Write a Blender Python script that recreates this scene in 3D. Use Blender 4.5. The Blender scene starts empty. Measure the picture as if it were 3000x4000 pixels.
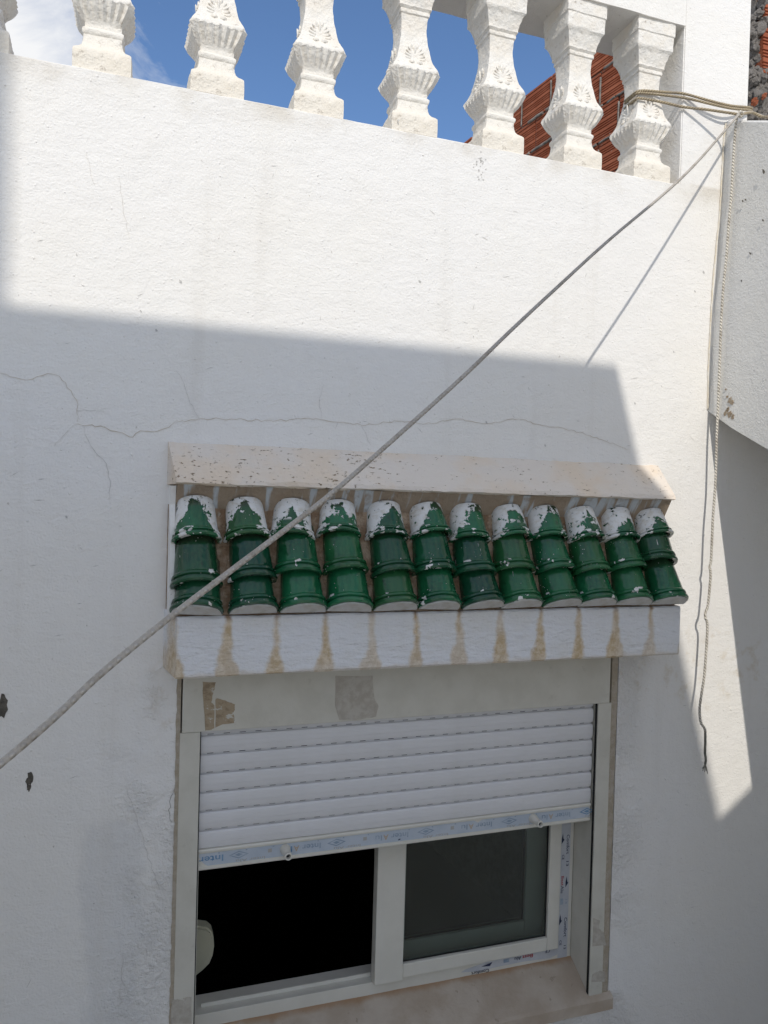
import bpy, bmesh, math, random
from mathutils import Vector, Matrix, noise
R = math.radians
random.seed(7)
S = bpy.context.scene
COL = S.collection

# ------------------------------------------------------------------ camera
# world: X right along the house wall, Y into the wall (wall face Y=0), Z up, Z=0 at eye height
D = 2.2
YAW, PITCH, ROLL, FPX = 0.32874838, -0.0160955, 0.02772268, 2950.0
fw = Vector((math.sin(YAW)*math.cos(PITCH), math.cos(YAW)*math.cos(PITCH), math.sin(PITCH)))
r0 = Vector((math.cos(YAW), -math.sin(YAW), 0)); u0 = r0.cross(fw)
rt = r0*math.cos(ROLL)+u0*math.sin(ROLL); up = u0*math.cos(ROLL)-r0*math.sin(ROLL)
cd = bpy.data.cameras.new('camera'); cam = bpy.data.objects.new('camera', cd); COL.objects.link(cam)
m3 = Matrix((rt, up, -fw)).transposed()
cam.matrix_world = Matrix.Translation((0, -D, 0)) @ m3.to_4x4()
cd.sensor_fit = 'HORIZONTAL'; cd.sensor_width = 36; cd.lens = 36*FPX/3000
cd.clip_start = 0.05; cd.clip_end = 600
S.camera = cam
S.render.resolution_x = 768; S.render.resolution_y = 1024

def ray(px, py):
    return rt*((px-1500)/FPX) - up*((py-2000)/FPX) + fw
def W(px, py, Y=0.0):
    """photo pixel -> point on the plane parallel to the wall at depth Y"""
    d = ray(px, py); t = (Y+D)/d.y
    return Vector((d.x*t, Y, d.z*t))
def WX(px, py, X):
    d = ray(px, py); t = X/d.x
    return Vector((X, d.y*t-D, d.z*t))

# ------------------------------------------------------------------ sky and sun
SX, SZ = 0.253, 0.80                       # sunlight travels along (SX, 1, -SZ)
sun_to = Vector((-SX, -1, SZ)).normalized()
elev = math.asin(sun_to.z); azim = math.atan2(sun_to.x, sun_to.y)
wd = bpy.data.worlds.new('World'); S.world = wd; wd.use_nodes = True
nt = wd.node_tree; nt.nodes.clear()
N = nt.nodes.new; L = nt.links.new
sky = N('ShaderNodeTexSky'); sky.sky_type = 'NISHITA'; sky.sun_disc = False
sky.sun_elevation = elev; sky.sun_rotation = azim
sky.air_density = 1.0; sky.dust_density = 0.5; sky.ozone_density = 6.0; sky.altitude = 100
tc = N('ShaderNodeTexCoord'); mp = N('ShaderNodeMapping'); mp.inputs['Scale'].default_value = (2.2, 2.2, 3.6)
mp.inputs['Location'].default_value = (0.35, 0.1, 0.55)
n1 = N('ShaderNodeTexNoise'); n1.inputs['Scale'].default_value = 1.5; n1.inputs['Detail'].default_value = 10; n1.inputs['Roughness'].default_value = 0.64; n1.inputs['Distortion'].default_value = 0.9
cr = N('ShaderNodeValToRGB'); cr.color_ramp.elements[0].position = 0.37; cr.color_ramp.elements[1].position = 0.66
# a cloud bank stands over the left end of the wall; elsewhere the same broken cloud goes on
cdir = ray(40, 120).normalized(); dp = N('ShaderNodeVectorMath'); dp.operation = 'DOT_PRODUCT'; dp.inputs[1].default_value = cdir
mr = N('ShaderNodeMapRange'); mr.interpolation_type = 'SMOOTHSTEP'
for kk, vv_ in (('From Min', 0.91), ('From Max', 1.0), ('To Min', 0.0), ('To Max', 0.25)): mr.inputs[kk].default_value = vv_
ad_ = N('ShaderNodeMath'); ad_.operation = 'ADD'
# and a clear stretch of blue opens behind the balusters
bdir = ray(1750, 150).normalized(); dq = N('ShaderNodeVectorMath'); dq.operation = 'DOT_PRODUCT'; dq.inputs[1].default_value = bdir
mq = N('ShaderNodeMapRange'); mq.interpolation_type = 'SMOOTHSTEP'
for kk, vv_ in (('From Min', 0.84), ('From Max', 0.965), ('To Min', 0.0), ('To Max', 0.36)): mq.inputs[kk].default_value = vv_
sb_ = N('ShaderNodeMath'); sb_.operation = 'SUBTRACT'
mx = N('ShaderNodeMix'); mx.data_type = 'RGBA'
bg = N('ShaderNodeBackground'); ow = N('ShaderNodeOutputWorld')
L(tc.outputs['Generated'], mp.inputs['Vector']); L(mp.outputs[0], n1.inputs['Vector']); L(tc.outputs['Generated'], dp.inputs[0]); L(dp.outputs['Value'], mr.inputs['Value']); L(mr.outputs[0], ad_.inputs[0]); L(n1.outputs['Fac'], ad_.inputs[1]); L(tc.outputs['Generated'], dq.inputs[0]); L(dq.outputs['Value'], mq.inputs['Value']); L(ad_.outputs[0], sb_.inputs[0]); L(mq.outputs[0], sb_.inputs[1]); L(sb_.outputs[0], cr.inputs['Fac'])
L(cr.outputs['Color'], mx.inputs['Factor']); L(sky.outputs[0], mx.inputs['A']); mx.inputs['B'].default_value = (6.2, 6.25, 6.35, 1)
L(mx.outputs['Result'], bg.inputs['Color']); L(bg.outputs[0], ow.inputs[0])
bg.inputs['Strength'].default_value = 0.115
sl = bpy.data.lights.new('sun', 'SUN'); sl.energy = 2.0; sl.angle = R(0.53); sl.color = (1.0, 0.945, 0.86)
so = bpy.data.objects.new('sun', sl); COL.objects.link(so)
so.rotation_euler = sun_to.to_track_quat('Z', 'Y').to_euler(); so.location = (-3, -8, 9)
vs = S.view_settings; vs.view_transform = 'Standard'; vs.look = 'None'; vs.gamma = 1; vs.use_curve_mapping = False
vs.exposure = 0.38
S.render.engine = 'CYCLES'
S.cycles.diffuse_bounces = 6; S.cycles.max_bounces = 14; S.cycles.sample_clamp_indirect = 8.0

# ------------------------------------------------------------------ node helpers / materials
class NB:
    def __init__(s, name, rough=0.8, spec=0.3):
        s.m = bpy.data.materials.new(name); s.m.use_nodes = True
        s.t = s.m.node_tree; s.t.nodes.clear()
        s.out = s.n('ShaderNodeOutputMaterial'); s.b = s.n('ShaderNodeBsdfPrincipled')
        s.l(s.b.outputs[0], s.out.inputs[0])
        s.b.inputs['Roughness'].default_value = rough; s.b.inputs['Specular IOR Level'].default_value = spec
        s.tc = s.n('ShaderNodeTexCoord'); s.co = s.tc.outputs['Object']
    def n(s, t): return s.t.nodes.new(t)
    def l(s, a, b): s.t.links.new(a, b)
    def set(s, sock, v):
        if hasattr(v, 'links'): s.l(v, sock)
        else: sock.default_value = v
    def map(s, scale=(1, 1, 1), rot=(0, 0, 0), loc=(0, 0, 0), src=None):
        m = s.n('ShaderNodeMapping'); m.inputs['Scale'].default_value = scale; m.inputs['Rotation'].default_value = rot
        s.set(m.inputs['Location'], loc); s.l(src or s.co, m.inputs['Vector']); return m.outputs[0]
    def noise(s, scale, detail=3, rough=0.55, vec=None, dist=0.0):
        n = s.n('ShaderNodeTexNoise'); n.inputs['Scale'].default_value = scale; n.inputs['Detail'].default_value = detail
        n.inputs['Roughness'].default_value = rough; n.inputs['Distortion'].default_value = dist
        s.l(vec or s.co, n.inputs['Vector']); return n.outputs['Fac']
    def voro(s, scale, vec=None, feat='F1'):
        n = s.n('ShaderNodeTexVoronoi'); n.feature = feat; n.inputs['Scale'].default_value = scale
        s.l(vec or s.co, n.inputs['Vector']); return n.outputs['Distance']
    def ramp(s, v, a, b, ca=0.0, cb=1.0):
        n = s.n('ShaderNodeMapRange'); n.interpolation_type = 'SMOOTHSTEP'
        s.set(n.inputs['Value'], v)
        for k, x in (('From Min', a), ('From Max', b), ('To Min', ca), ('To Max', cb)): s.set(n.inputs[k], x)
        return n.outputs['Result']
    def math(s, op, a, b=0.0, c=None):
        n = s.n('ShaderNodeMath'); n.operation = op; s.set(n.inputs[0], a); s.set(n.inputs[1], b)
        if c is not None: s.set(n.inputs[2], c)
        return n.outputs[0]
    def mix(s, f, a, b):
        n = s.n('ShaderNodeMix'); n.data_type = 'RGBA'; s.set(n.inputs['Factor'], f)
        for k, x in (('A', a), ('B', b)):
            if isinstance(x, tuple): x = (*x, 1) if len(x) == 3 else x
            s.set(n.inputs[k], x)
        return n.outputs['Result']
    def xyz(s, src=None):
        n = s.n('ShaderNodeSeparateXYZ'); s.l(src or s.co, n.inputs[0]); return n.outputs
    def rnd(s):
        return s.n('ShaderNodeObjectInfo').outputs['Random']
    def col(s, v):
        if isinstance(v, tuple): v = (*v, 1) if len(v) == 3 else v
        s.set(s.b.inputs['Base Color'], v)
    def bump(s, h, dist, strength=1.0, prev=None):
        n = s.n('ShaderNodeBump'); n.inputs['Strength'].default_value = strength; n.inputs['Distance'].default_value = dist
        s.l(h, n.inputs['Height'])
        if prev is not None: s.l(prev, n.inputs['Normal'])
        s.l(n.outputs[0], s.b.inputs['Normal']); return n.outputs[0]

def plaster(name, base, warm, dirt, stroke=1.0, fine=1.0, patch=None):
    k = NB(name, 0.85, 0.2)
    big = k.noise(1.6, 4, 0.6); mid = k.noise(9, 4, 0.6)
    c = k.mix(k.ramp(big, 0.38, 0.66), base, warm)
    c = k.mix(k.ramp(mid, 0.56, 0.8, 0, 0.35), c, dirt)
    if patch: c = patch(k, c)
    sp = k.noise(70, 2, 0.5); c = k.mix(k.ramp(sp, 0.735, 0.76, 0, 0.5), c, (0.33, 0.29, 0.25))
    k.col(c)
    v1 = k.map((26, 40, 58), (0, R(7), 0)); v2 = k.map((22, 40, 46), (0, R(-32), 0), (3, 1, 5))
    sel = k.ramp(k.noise(3.2, 2), 0.45, 0.6)
    st = k.n('ShaderNodeMix'); st.data_type = 'FLOAT'
    k.l(sel, st.inputs['Factor']); k.l(k.noise(1.0, 4, 0.62, v1, 0.6), st.inputs['A']); k.l(k.noise(1.0, 4, 0.62, v2, 0.6), st.inputs['B'])
    b = k.bump(st.outputs[0], 0.0022*stroke)
    b = k.bump(k.noise(150, 3, 0.6), 0.0020*fine, prev=b)
    b = k.bump(k.ramp(k.voro(38), 0.0, 0.16, 1, 0), 0.0012*fine, prev=b)
    b = k.bump(mid, 0.006*stroke, prev=b)
    if patch:
        x, y, z = k.xyz(); w = k.noise(6, 3)
        msk = k.math('MULTIPLY', k.ramp(k.math('ADD', x, k.math('MULTIPLY', w, 0.16)), 0.02, 0.16), k.ramp(z, -0.46, -0.52))
        msk = k.math('MULTIPLY', msk, k.math('MULTIPLY', k.ramp(x, 1.66, 1.80, 1, 0), k.ramp(k.noise(4, 3), 0.36, 0.58)))
        k.bump(k.math('MULTIPLY', msk, k.noise(62, 4, 0.65)), 0.014, prev=b)
    return k.m

def wall_patch(k, c):
    x, y, z = k.xyz()
    # grey damp repaint beside the window with its own ragged outline
    w = k.noise(5, 4, 0.6); xx = k.math('ADD', x, k.math('MULTIPLY', k.math('SUBTRACT', w, 0.5), 0.22))
    zz = k.math('ADD', z, k.math('MULTIPLY', k.math('SUBTRACT', w, 0.5), 0.5))
    f = k.math('MULTIPLY', k.ramp(xx, -0.12, -0.08), k.math('MULTIPLY', k.ramp(xx, 0.04, 0.10, 1, 0), k.ramp(zz, -0.98, -0.88, 1, 0)))
    c = k.mix(k.math('MULTIPLY', f, 0.26), c, (0.50, 0.515, 0.54))
    # ochre weathering beside the hood and the frame
    g = k.math('MULTIPLY', k.ramp(k.noise(16, 4, 0.65), 0.5, 0.7), k.math('MULTIPLY', k.ramp(xx, 0.02, 0.12), k.ramp(zz, -0.42, -0.5)))
    g = k.math('MULTIPLY', g, k.ramp(zz, -0.75, -0.6))
    c = k.mix(k.math('MULTIPLY', g, 0.55), c, (0.62, 0.54, 0.42))
    # weather-stained strip along the worn top arris
    t = k.math('MULTIPLY', k.ramp(k.math('ADD', z, k.math('MULTIPLY', k.noise(11, 5, 0.65), 0.12)), 1.10, 1.20), k.ramp(z, 1.15, 1.14))
    c = k.mix(k.math('MULTIPLY', k.math('MULTIPLY', t, k.ramp(k.noise(6, 3), 0.4, 0.65)), 0.6), c, (0.60, 0.55, 0.47))
    # faint vertical runs
    rn = k.noise(1.0, 4, 0.6, k.map((9, 1, 0.7)))
    return k.mix(k.ramp(rn, 0.55, 0.78, 0, 0.30), c, (0.66, 0.63, 0.58))

M = {}
M['wall'] = plaster('white_plaster', (0.815, 0.80, 0.775), (0.81, 0.79, 0.75), (0.74, 0.72, 0.68), patch=wall_patch)
M['stair'] = plaster('stair_plaster', (0.66, 0.655, 0.64), (0.68, 0.67, 0.64), (0.55, 0.53, 0.50), 0.9, 1.5)
M['court'] = plaster('court_plaster', (0.78, 0.77, 0.75), (0.76, 0.74, 0.70), (0.66, 0.63, 0.58))

k = NB('painted_cast_stone', 0.75, 0.25); x, y, z = k.xyz()
c = k.mix(k.ramp(k.noise(14, 4, 0.6), 0.42, 0.7), (0.80, 0.775, 0.725), (0.79, 0.74, 0.66))
c = k.mix(k.ramp(k.math('ADD', z, k.math('MULTIPLY', k.noise(9, 3), 0.1)), 0.08, 0.19, 0.55, 0), c, (0.79, 0.72, 0.60))
c = k.mix(k.ramp(k.noise(45, 4, 0.6), 0.60, 0.74, 0, 0.7), c, (0.40, 0.35, 0.29))
k.col(c); b = k.bump(k.noise(85, 4, 0.65), 0.004); k.bump(k.noise(24, 3), 0.008, prev=b); M['baluster'] = k.m

k = NB('cream_coping', 0.8, 0.2)
fl = k.noise(1.0, 4, 0.62, k.map((62, 80, 130))); dens = k.noise(5, 2)
fm = k.ramp(k.math('ADD', fl, k.math('MULTIPLY', k.math('SUBTRACT', dens, 0.5), 0.20)), 0.645, 0.67)
c = k.mix(k.ramp(k.noise(6, 4), 0.4, 0.68), (0.74, 0.67, 0.59), (0.75, 0.63, 0.50))
c = k.mix(fm, c, (0.30, 0.22, 0.14)); k.col(c)
b = k.bump(k.math('SUBTRACT', 1.0, fm), 0.0022); b = k.bump(k.noise(1.0, 4, 0.6, k.map((16, 40, 80))), 0.004, prev=b); k.bump(k.noise(120, 3), 0.0015, prev=b); M['coping'] = k.m

k = NB('coping_underside', 0.9, 0.15)
st = k.noise(1.0, 3, 0.5, k.map((38, 4, 5), (0, R(12), 0)))
c = k.mix(k.ramp(st, 0.5, 0.6), (0.34, 0.27, 0.20), (0.50, 0.53, 0.55)); c = k.mix(k.ramp(k.noise(26, 4), 0.5, 0.7, 0, 0.7), c, (0.30, 0.22, 0.15))
k.col(c); k.bump(k.noise(60, 4, 0.65), 0.006); M['soffit'] = k.m

k = NB('brown_mortar', 0.95, 0.1)
c = k.mix(k.ramp(k.noise(22, 5, 0.65), 0.38, 0.66), (0.32, 0.21, 0.13), (0.56, 0.43, 0.31))
c = k.mix(k.ramp(k.noise(38, 3), 0.63, 0.7, 0, 0.8), c, (0.62, 0.56, 0.47)); k.col(c)
b = k.bump(k.noise(45, 5, 0.7), 0.012); k.bump(k.noise(180, 3), 0.003, prev=b); M['mortar'] = k.m

def glaze(name, painted):
    k = NB(name, 0.22, 0.5); r = k.rnd()
    off = k.n('ShaderNodeCombineXYZ'); k.l(k.math('MULTIPLY', r, 37.0), off.inputs[0]); k.l(k.math('MULTIPLY', r, 91.0), off.inputs[2])
    ad = k.n('ShaderNodeVectorMath'); ad.operation = 'ADD'; k.l(k.co, ad.inputs[0]); k.l(off.outputs[0], ad.inputs[1]); v = ad.outputs[0]
    x, y, z = k.xyz()                         # tile runs along -Z from 0 to about -0.15
    cl = k.noise(9, 4, 0.6, v)
    c = k.mix(k.ramp(cl, 0.35, 0.68), (0.008, 0.075, 0.030), (0.014, 0.135, 0.054))
    c = k.mix(k.math('MULTIPLY', k.ramp(r, 0.45, 1.0), 0.65), c, (0.024, 0.075, 0.017))
    c = k.mix(k.math('MULTIPLY', k.ramp(k.math('FRACT', k.math('MULTIPLY', r, 13.7)), 0.4, 1.0), 0.6), c, (0.006, 0.036, 0.022))
    c = k.mix(k.ramp(k.noise(30, 3, 0.6, v), 0.6, 0.75, 0, 0.55), c, (0.010, 0.022, 0.012))
    c = k.mix(k.ramp(z, -0.048, -0.03, 0, 0.6), c, (0.03, 0.026, 0.016))
    spk = k.ramp(k.voro(95, v), 0.10, 0.13, 1, 0)
    spk = k.math('MULTIPLY', spk, k.ramp(k.noise(17, 2, 0.5, v), 0.56, 0.62))
    pm = spk
    drip = k.noise(1.0, 3, 0.55, k.map((95, 95, 9), src=v))
    if painted:
        lump = k.noise(19, 5, 0.6, v, 0.5)
        edge = k.math('ADD', k.math('MULTIPLY', lump, 0.20), k.math('MULTIPLY', drip, 0.075))
        side = k.math('MULTIPLY', k.math('POWER', k.math('ABSOLUTE', k.math('ADD', x, k.math('MULTIPLY', k.math('SUBTRACT', r, 0.5), 0.04))), 1.0), 1.9)
        lvl = k.math('ADD', k.math('ADD', z, edge), side)
        pm = k.math('MAXIMUM', pm, k.ramp(k.math('ADD', lvl, k.math('MULTIPLY', k.math('FRACT', k.math('MULTIPLY', r, 7.31)), 0.055)), 0.149, 0.1545))
        blot = k.math('MULTIPLY', k.ramp(k.noise(24, 5, 0.65, v), 0.60, 0.615), k.ramp(z, -0.10, -0.085))
        pm = k.math('MAXIMUM', pm, blot)
        bare = k.ramp(k.noise(42, 4, 0.7, v), 0.60, 0.625)
        pm = k.math('MULTIPLY', pm, k.math('SUBTRACT', 1.0, bare))
        rim = k.math('MULTIPLY', k.ramp(k.noise(32, 3, 0.5, v), 0.575, 0.59), k.ramp(z, -0.118, -0.112, 1, 0))
        pm = k.math('MAXIMUM', pm, rim)
    else:
        d2 = k.math('MULTIPLY', k.ramp(drip, 0.70, 0.715), k.ramp(k.noise(15, 2, 0.5, v), 0.52, 0.56))
        pm = k.math('MAXIMUM', pm, d2)
        rim = k.math('MULTIPLY', k.ramp(k.noise(30, 3, 0.5, v), 0.655, 0.67), k.ramp(z, -0.118, -0.112, 1, 0))
        pm = k.math('MAXIMUM', pm, rim)
    wc = k.mix(k.ramp(k.noise(55, 4, 0.6, v), 0.46, 0.7), (0.72, 0.715, 0.69), (0.60, 0.57, 0.50))
    k.col(k.mix(pm, c, wc))
    k.set(k.b.inputs['Roughness'], k.math('ADD', k.ramp(cl, 0.3, 0.7, 0.07, 0.20), k.math('MULTIPLY', pm, 0.5)))
    b = k.bump(pm, 0.0012); k.bump(k.noise(28, 3, 0.5, v), 0.003, prev=b)
    return k.m
M['tile_paint'] = glaze('green_glaze_splashed', True); M['tile'] = glaze('green_glaze', False)

k = NB('white_mortar', 0.9, 0.15); k.col(k.mix(k.ramp(k.noise(30, 4), 0.4, 0.7), (0.66, 0.655, 0.64), (0.57, 0.55, 0.50))); k.bump(k.noise(70, 4), 0.004); M['plug'] = k.m

GAP0, PIT = 0.260, 0.1367
k = NB('stained_fascia', 0.88, 0.2); x, y, z = k.xyz()
wob = k.math('MULTIPLY', k.math('SUBTRACT', k.noise(13, 4, 0.6), 0.5), 0.030)
u = k.math('DIVIDE', k.math('SUBTRACT', k.math('ADD', x, wob), GAP0-PIT*20.5), PIT)
dd = k.math('MULTIPLY', k.math('ABSOLUTE', k.math('SUBTRACT', k.math('FRACT', u), 0.5)), PIT)
hw = k.math('MULTIPLY', k.math('ADD', k.ramp(z, -0.33, -0.40, 0.006, 0.010), k.ramp(z, -0.40, -0.486, 0, 0.016)), k.ramp(k.noise(4.3, 2, 0.5), 0.35, 0.65, 0.85, 1.45))
ss = k.ramp(k.math('ADD', k.math('SUBTRACT', dd, hw), k.math('MULTIPLY', k.math('SUBTRACT', k.noise(60, 4, 0.7), 0.5), 0.016)), -0.007, 0.008, 1, 0)
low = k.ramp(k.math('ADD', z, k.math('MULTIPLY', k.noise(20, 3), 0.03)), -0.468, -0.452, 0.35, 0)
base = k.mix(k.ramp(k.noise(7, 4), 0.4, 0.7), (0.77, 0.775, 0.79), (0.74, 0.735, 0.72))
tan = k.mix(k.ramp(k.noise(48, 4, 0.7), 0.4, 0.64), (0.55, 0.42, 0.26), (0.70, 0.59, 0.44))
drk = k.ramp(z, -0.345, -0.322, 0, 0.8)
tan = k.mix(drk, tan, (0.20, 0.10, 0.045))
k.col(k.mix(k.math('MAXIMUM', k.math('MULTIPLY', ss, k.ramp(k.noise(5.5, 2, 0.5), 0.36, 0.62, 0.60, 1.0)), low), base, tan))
b = k.bump(k.noise(1.0, 4, 0.62, k.map((24, 40, 70))), 0.008); k.bump(k.noise(130, 3), 0.002, prev=b); M['fascia'] = k.m

def simple(name, c1, c2, rough, spec=0.4, sc=12, bumpd=0.0, grime=None):
    k = NB(name, rough, spec); c = k.mix(k.ramp(k.noise(sc, 4, 0.6), 0.38, 0.66), c1, c2)
    if grime: c = k.mix(k.ramp(k.noise(sc*2.3, 5, 0.65), 0.6, 0.76, 0, grime[1]), c, grime[0])
    k.col(c)
    if bumpd: k.bump(k.noise(sc*9, 3), bumpd)
    return k.m
M['slat'] = simple('shutter_plastic', (0.72, 0.715, 0.72), (0.69, 0.685, 0.685), 0.42, 0.4, 7, 0.0003)
M['slot'] = simple('slot_dark', (0.05, 0.05, 0.055), (0.07, 0.07, 0.07), 0.8)  # dark colour for slots and stopper holes, where shade would show
M['frame'] = simple('cream_lacquered_aluminium', (0.62, 0.60, 0.53), (0.57, 0.55, 0.48), 0.4, 0.4, 9, 0.0006, ((0.40, 0.37, 0.31), 0.45))
M['frame_clean'] = simple('white_lacquered_aluminium', (0.70, 0.68, 0.61), (0.66, 0.64, 0.57), 0.35, 0.45, 9, 0.0003)
M['seal'] = simple('black_brush_seal', (0.012, 0.012, 0.012), (0.02, 0.02, 0.02), 0.9)
M['caulk'] = simple('beige_joint_mortar', (0.44, 0.38, 0.29), (0.52, 0.46, 0.38), 0.95, 0.1, 40, 0.004)
M['film_blue'] = simple('pale_blue_film', (0.46, 0.52, 0.59), (0.52, 0.57, 0.63), 0.3, 0.5, 14, 0.001)
M['film_grey'] = simple('pale_grey_film', (0.50, 0.52, 0.56), (0.56, 0.575, 0.60), 0.3, 0.5, 14, 0.001)
M['ink_blue'] = simple('faded_blue_ink', (0.26, 0.33, 0.42), (0.38, 0.45, 0.53), 0.5, 0.3, 20)
M['ink_sky'] = simple('strong_blue_ink', (0.10, 0.24, 0.42), (0.20, 0.33, 0.48), 0.5, 0.3, 20)
M['ink_tan'] = simple('faded_orange_ink', (0.47, 0.35, 0.22), (0.50, 0.40, 0.30), 0.5, 0.3, 20)
M['ink_navy'] = simple('navy_ink', (0.02, 0.03, 0.07), (0.04, 0.05, 0.10), 0.5, 0.3, 20)
M['ink_red'] = simple('red_ink', (0.42, 0.03, 0.03), (0.36, 0.05, 0.05), 0.5, 0.3, 20)
M['ink_pale'] = simple('worn_tan_ink', (0.40, 0.40, 0.38), (0.44, 0.42, 0.40), 0.5, 0.3, 20)
k = NB('tape_residue', 0.7, 0.3); n = k.noise(34, 5, 0.68, k.map((1, 1, 1.6)))
c = k.mix(k.ramp(n, 0.40, 0.47), (0.31, 0.24, 0.16), (0.40, 0.32, 0.22)); c = k.mix(k.ramp(n, 0.575, 0.60), c, (0.58, 0.56, 0.50)); k.col(c); k.bump(n, 0.002); M['tape'] = k.m
M['tape_pale'] = simple('pale_tape_residue', (0.46, 0.42, 0.36), (0.55, 0.52, 0.46), 0.7, 0.3, 45, 0.002, ((0.34, 0.29, 0.24), 0.8))
k = NB('beige_marble', 0.55, 0.35); x, y, z = k.xyz()
c = k.mix(k.ramp(k.noise(8, 5, 0.6), 0.36, 0.66), (0.44, 0.36, 0.28), (0.53, 0.46, 0.38)); c = k.mix(k.ramp(k.noise(38, 3), 0.66, 0.72, 0, 0.6), c, (0.30, 0.24, 0.18))
c = k.mix(k.ramp(k.math('ADD', y, k.math('MULTIPLY', k.noise(18, 4), 0.03)), 0.108, 0.135, 0, 0.85), c, (0.34, 0.20, 0.10))
k.col(c); k.bump(k.noise(60, 4), 0.002); M['sill'] = k.m
k = NB('tinted_glass', 0.02, 0.5); k.b.inputs['Transmission Weight'].default_value = 1.0; k.col((0.50, 0.58, 0.56)); k.b.inputs['IOR'].default_value = 1.65; M['glass'] = k.m
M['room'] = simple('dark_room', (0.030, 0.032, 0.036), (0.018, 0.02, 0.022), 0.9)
M['panel'] = simple('cream_plastic', (0.60, 0.58, 0.44), (0.55, 0.53, 0.40), 0.5, 0.4, 6)
def ropemat(name, a, b_, sc):
    k = NB(name, 0.95, 0.1); uv = k.tc.outputs['UV']
    u, v, _ = k.xyz(uv)
    wave = lambda e: k.math('MULTIPLY_ADD', k.math('SINE', k.math('MULTIPLY', e, 6.2832)), 0.5, 0.5)
    h = k.math('MULTIPLY', wave(k.math('ADD', u, v)), wave(k.math('SUBTRACT', u, v))) if sc > 1 else wave(k.math('ADD', u, v))
    c = k.mix(k.ramp(h, 0.1, 0.5), a, b_); c = k.mix(k.ramp(k.noise(30, 4), 0.45, 0.7, 0, 0.6), c, (0.30, 0.26, 0.21)); k.col(c); k.bump(h, 0.003); return k.m
M['rope'] = ropemat('grey_braided_rope', (0.46, 0.42, 0.37), (0.59, 0.55, 0.49), 2.0)
M['rope_w'] = ropemat('white_twisted_rope', (0.46, 0.42, 0.35), (0.74, 0.70, 0.62), 1.0)
M['rope_t'] = ropemat('tan_twisted_rope', (0.26, 0.20, 0.12), (0.56, 0.47, 0.33), 1.0)
M['rope_end'] = simple('grubby_rope_end', (0.14, 0.14, 0.12), (0.26, 0.25, 0.21), 0.95, 0.1, 60, 0.002)
k = NB('hollow_brick_clay', 0.9, 0.15); r = k.rnd()
c = k.mix(k.ramp(k.noise(9, 4), 0.35, 0.68), (0.31, 0.095, 0.048), (0.42, 0.145, 0.078)); c = k.mix(k.math('MULTIPLY', r, 0.5), c, (0.25, 0.075, 0.04))
c = k.mix(k.ramp(k.noise(30, 4), 0.64, 0.74, 0, 0.6), c, (0.45, 0.38, 0.32)); k.col(c); k.bump(k.noise(110, 3), 0.002); M['brick'] = k.m
M['joint'] = simple('grey_cement', (0.20, 0.18, 0.16), (0.34, 0.32, 0.29), 0.95, 0.1, 22, 0.006, ((0.16, 0.14, 0.12), 0.8))
M['rubble'] = simple('rough_cement_lump', (0.34, 0.31, 0.28), (0.47, 0.44, 0.41), 0.95, 0.1, 22, 0.008, ((0.18, 0.15, 0.13), 0.8))
M['crack'] = simple('crack_dirt', (0.50, 0.43, 0.34), (0.60, 0.54, 0.46), 0.95, 0.05, 30)
M['crack_grey'] = simple('hairline_grey', (0.50, 0.49, 0.47), (0.62, 0.60, 0.57), 0.95, 0.05, 30)  # grey tone of the finer cracks, small chips and scratches
M['chip'] = simple('bare_render', (0.11, 0.10, 0.085), (0.17, 0.155, 0.13), 0.95, 0.05, 60, 0.003)
M['ochre'] = simple('ochre_paint_ridge', (0.74, 0.66, 0.52), (0.79, 0.75, 0.67), 0.85, 0.2, 40, 0.002)
M['rust'] = simple('bare_patch_brown', (0.34, 0.26, 0.18), (0.42, 0.36, 0.28), 0.95, 0.05, 60, 0.003)
M['ground'] = simple('concrete_floor', (0.58, 0.54, 0.48), (0.64, 0.60, 0.54), 0.9, 0.2, 3, 0.002)

# ------------------------------------------------------------------ object helpers
def obj(name, me, mat=None, parent=None, label=None, cat=None, group=None, kind=None):
    if isinstance(me, bmesh.types.BMesh):
        bm = me; me = bpy.data.meshes.new(name); bm.to_mesh(me); bm.free()
    o = bpy.data.objects.new(name, me); COL.objects.link(o)
    if mat is not None and me is not None and not me.materials:
        for mm in (mat if isinstance(mat, (list, tuple)) else [mat]): me.materials.append(M[mm])
    if parent: o.parent = parent
    for kk, v in (('label', label), ('category', cat), ('group', group), ('kind', kind)):
        if v: o[kk] = v
    return o
def empty(name, loc, label, cat, group=None):
    o = obj(name, None, label=label, cat=cat, group=group); o.location = loc; o.empty_display_size = 0.1
    return o
def local(o, parent):
    """keep a mesh written in world coordinates where it is under a moved parent"""
    o.parent = parent; o.matrix_parent_inverse = Matrix.Translation(parent.location).inverted()
    return o
def hang(o, par, root):
    o.parent = par
    if par is root: o.matrix_parent_inverse = Matrix.Translation(root.location).inverted()
    return o
def box(bm, x0, x1, y0, y1, z0, z1, bev=0.0, mi=0):
    vs = [bm.verts.new((x, y, z)) for x in (x0, x1) for y in (y0, y1) for z in (z0, z1)]
    fs = [bm.faces.new([vs[i] for i in q]) for q in ((0, 1, 3, 2), (4, 6, 7, 5), (0, 4, 5, 1), (2, 3, 7, 6), (0, 2, 6, 4), (1, 5, 7, 3))]
    for f in fs: f.material_index = mi
    if bev:
        es = list({e for f in fs for e in f.edges})
        bmesh.ops.bevel(bm, geom=es, offset=bev, segments=2, affect='EDGES', profile=0.6)
def bx(name, x0, x1, y0, y1, z0, z1, mat, parent=None, bev=0.0, **kw):
    bm = bmesh.new(); box(bm, x0, x1, y0, y1, z0, z1, bev); bmesh.ops.recalc_face_normals(bm, faces=bm.faces)
    o = obj(name, bm, mat, **kw)
    if parent: local(o, parent)
    return o
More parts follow.
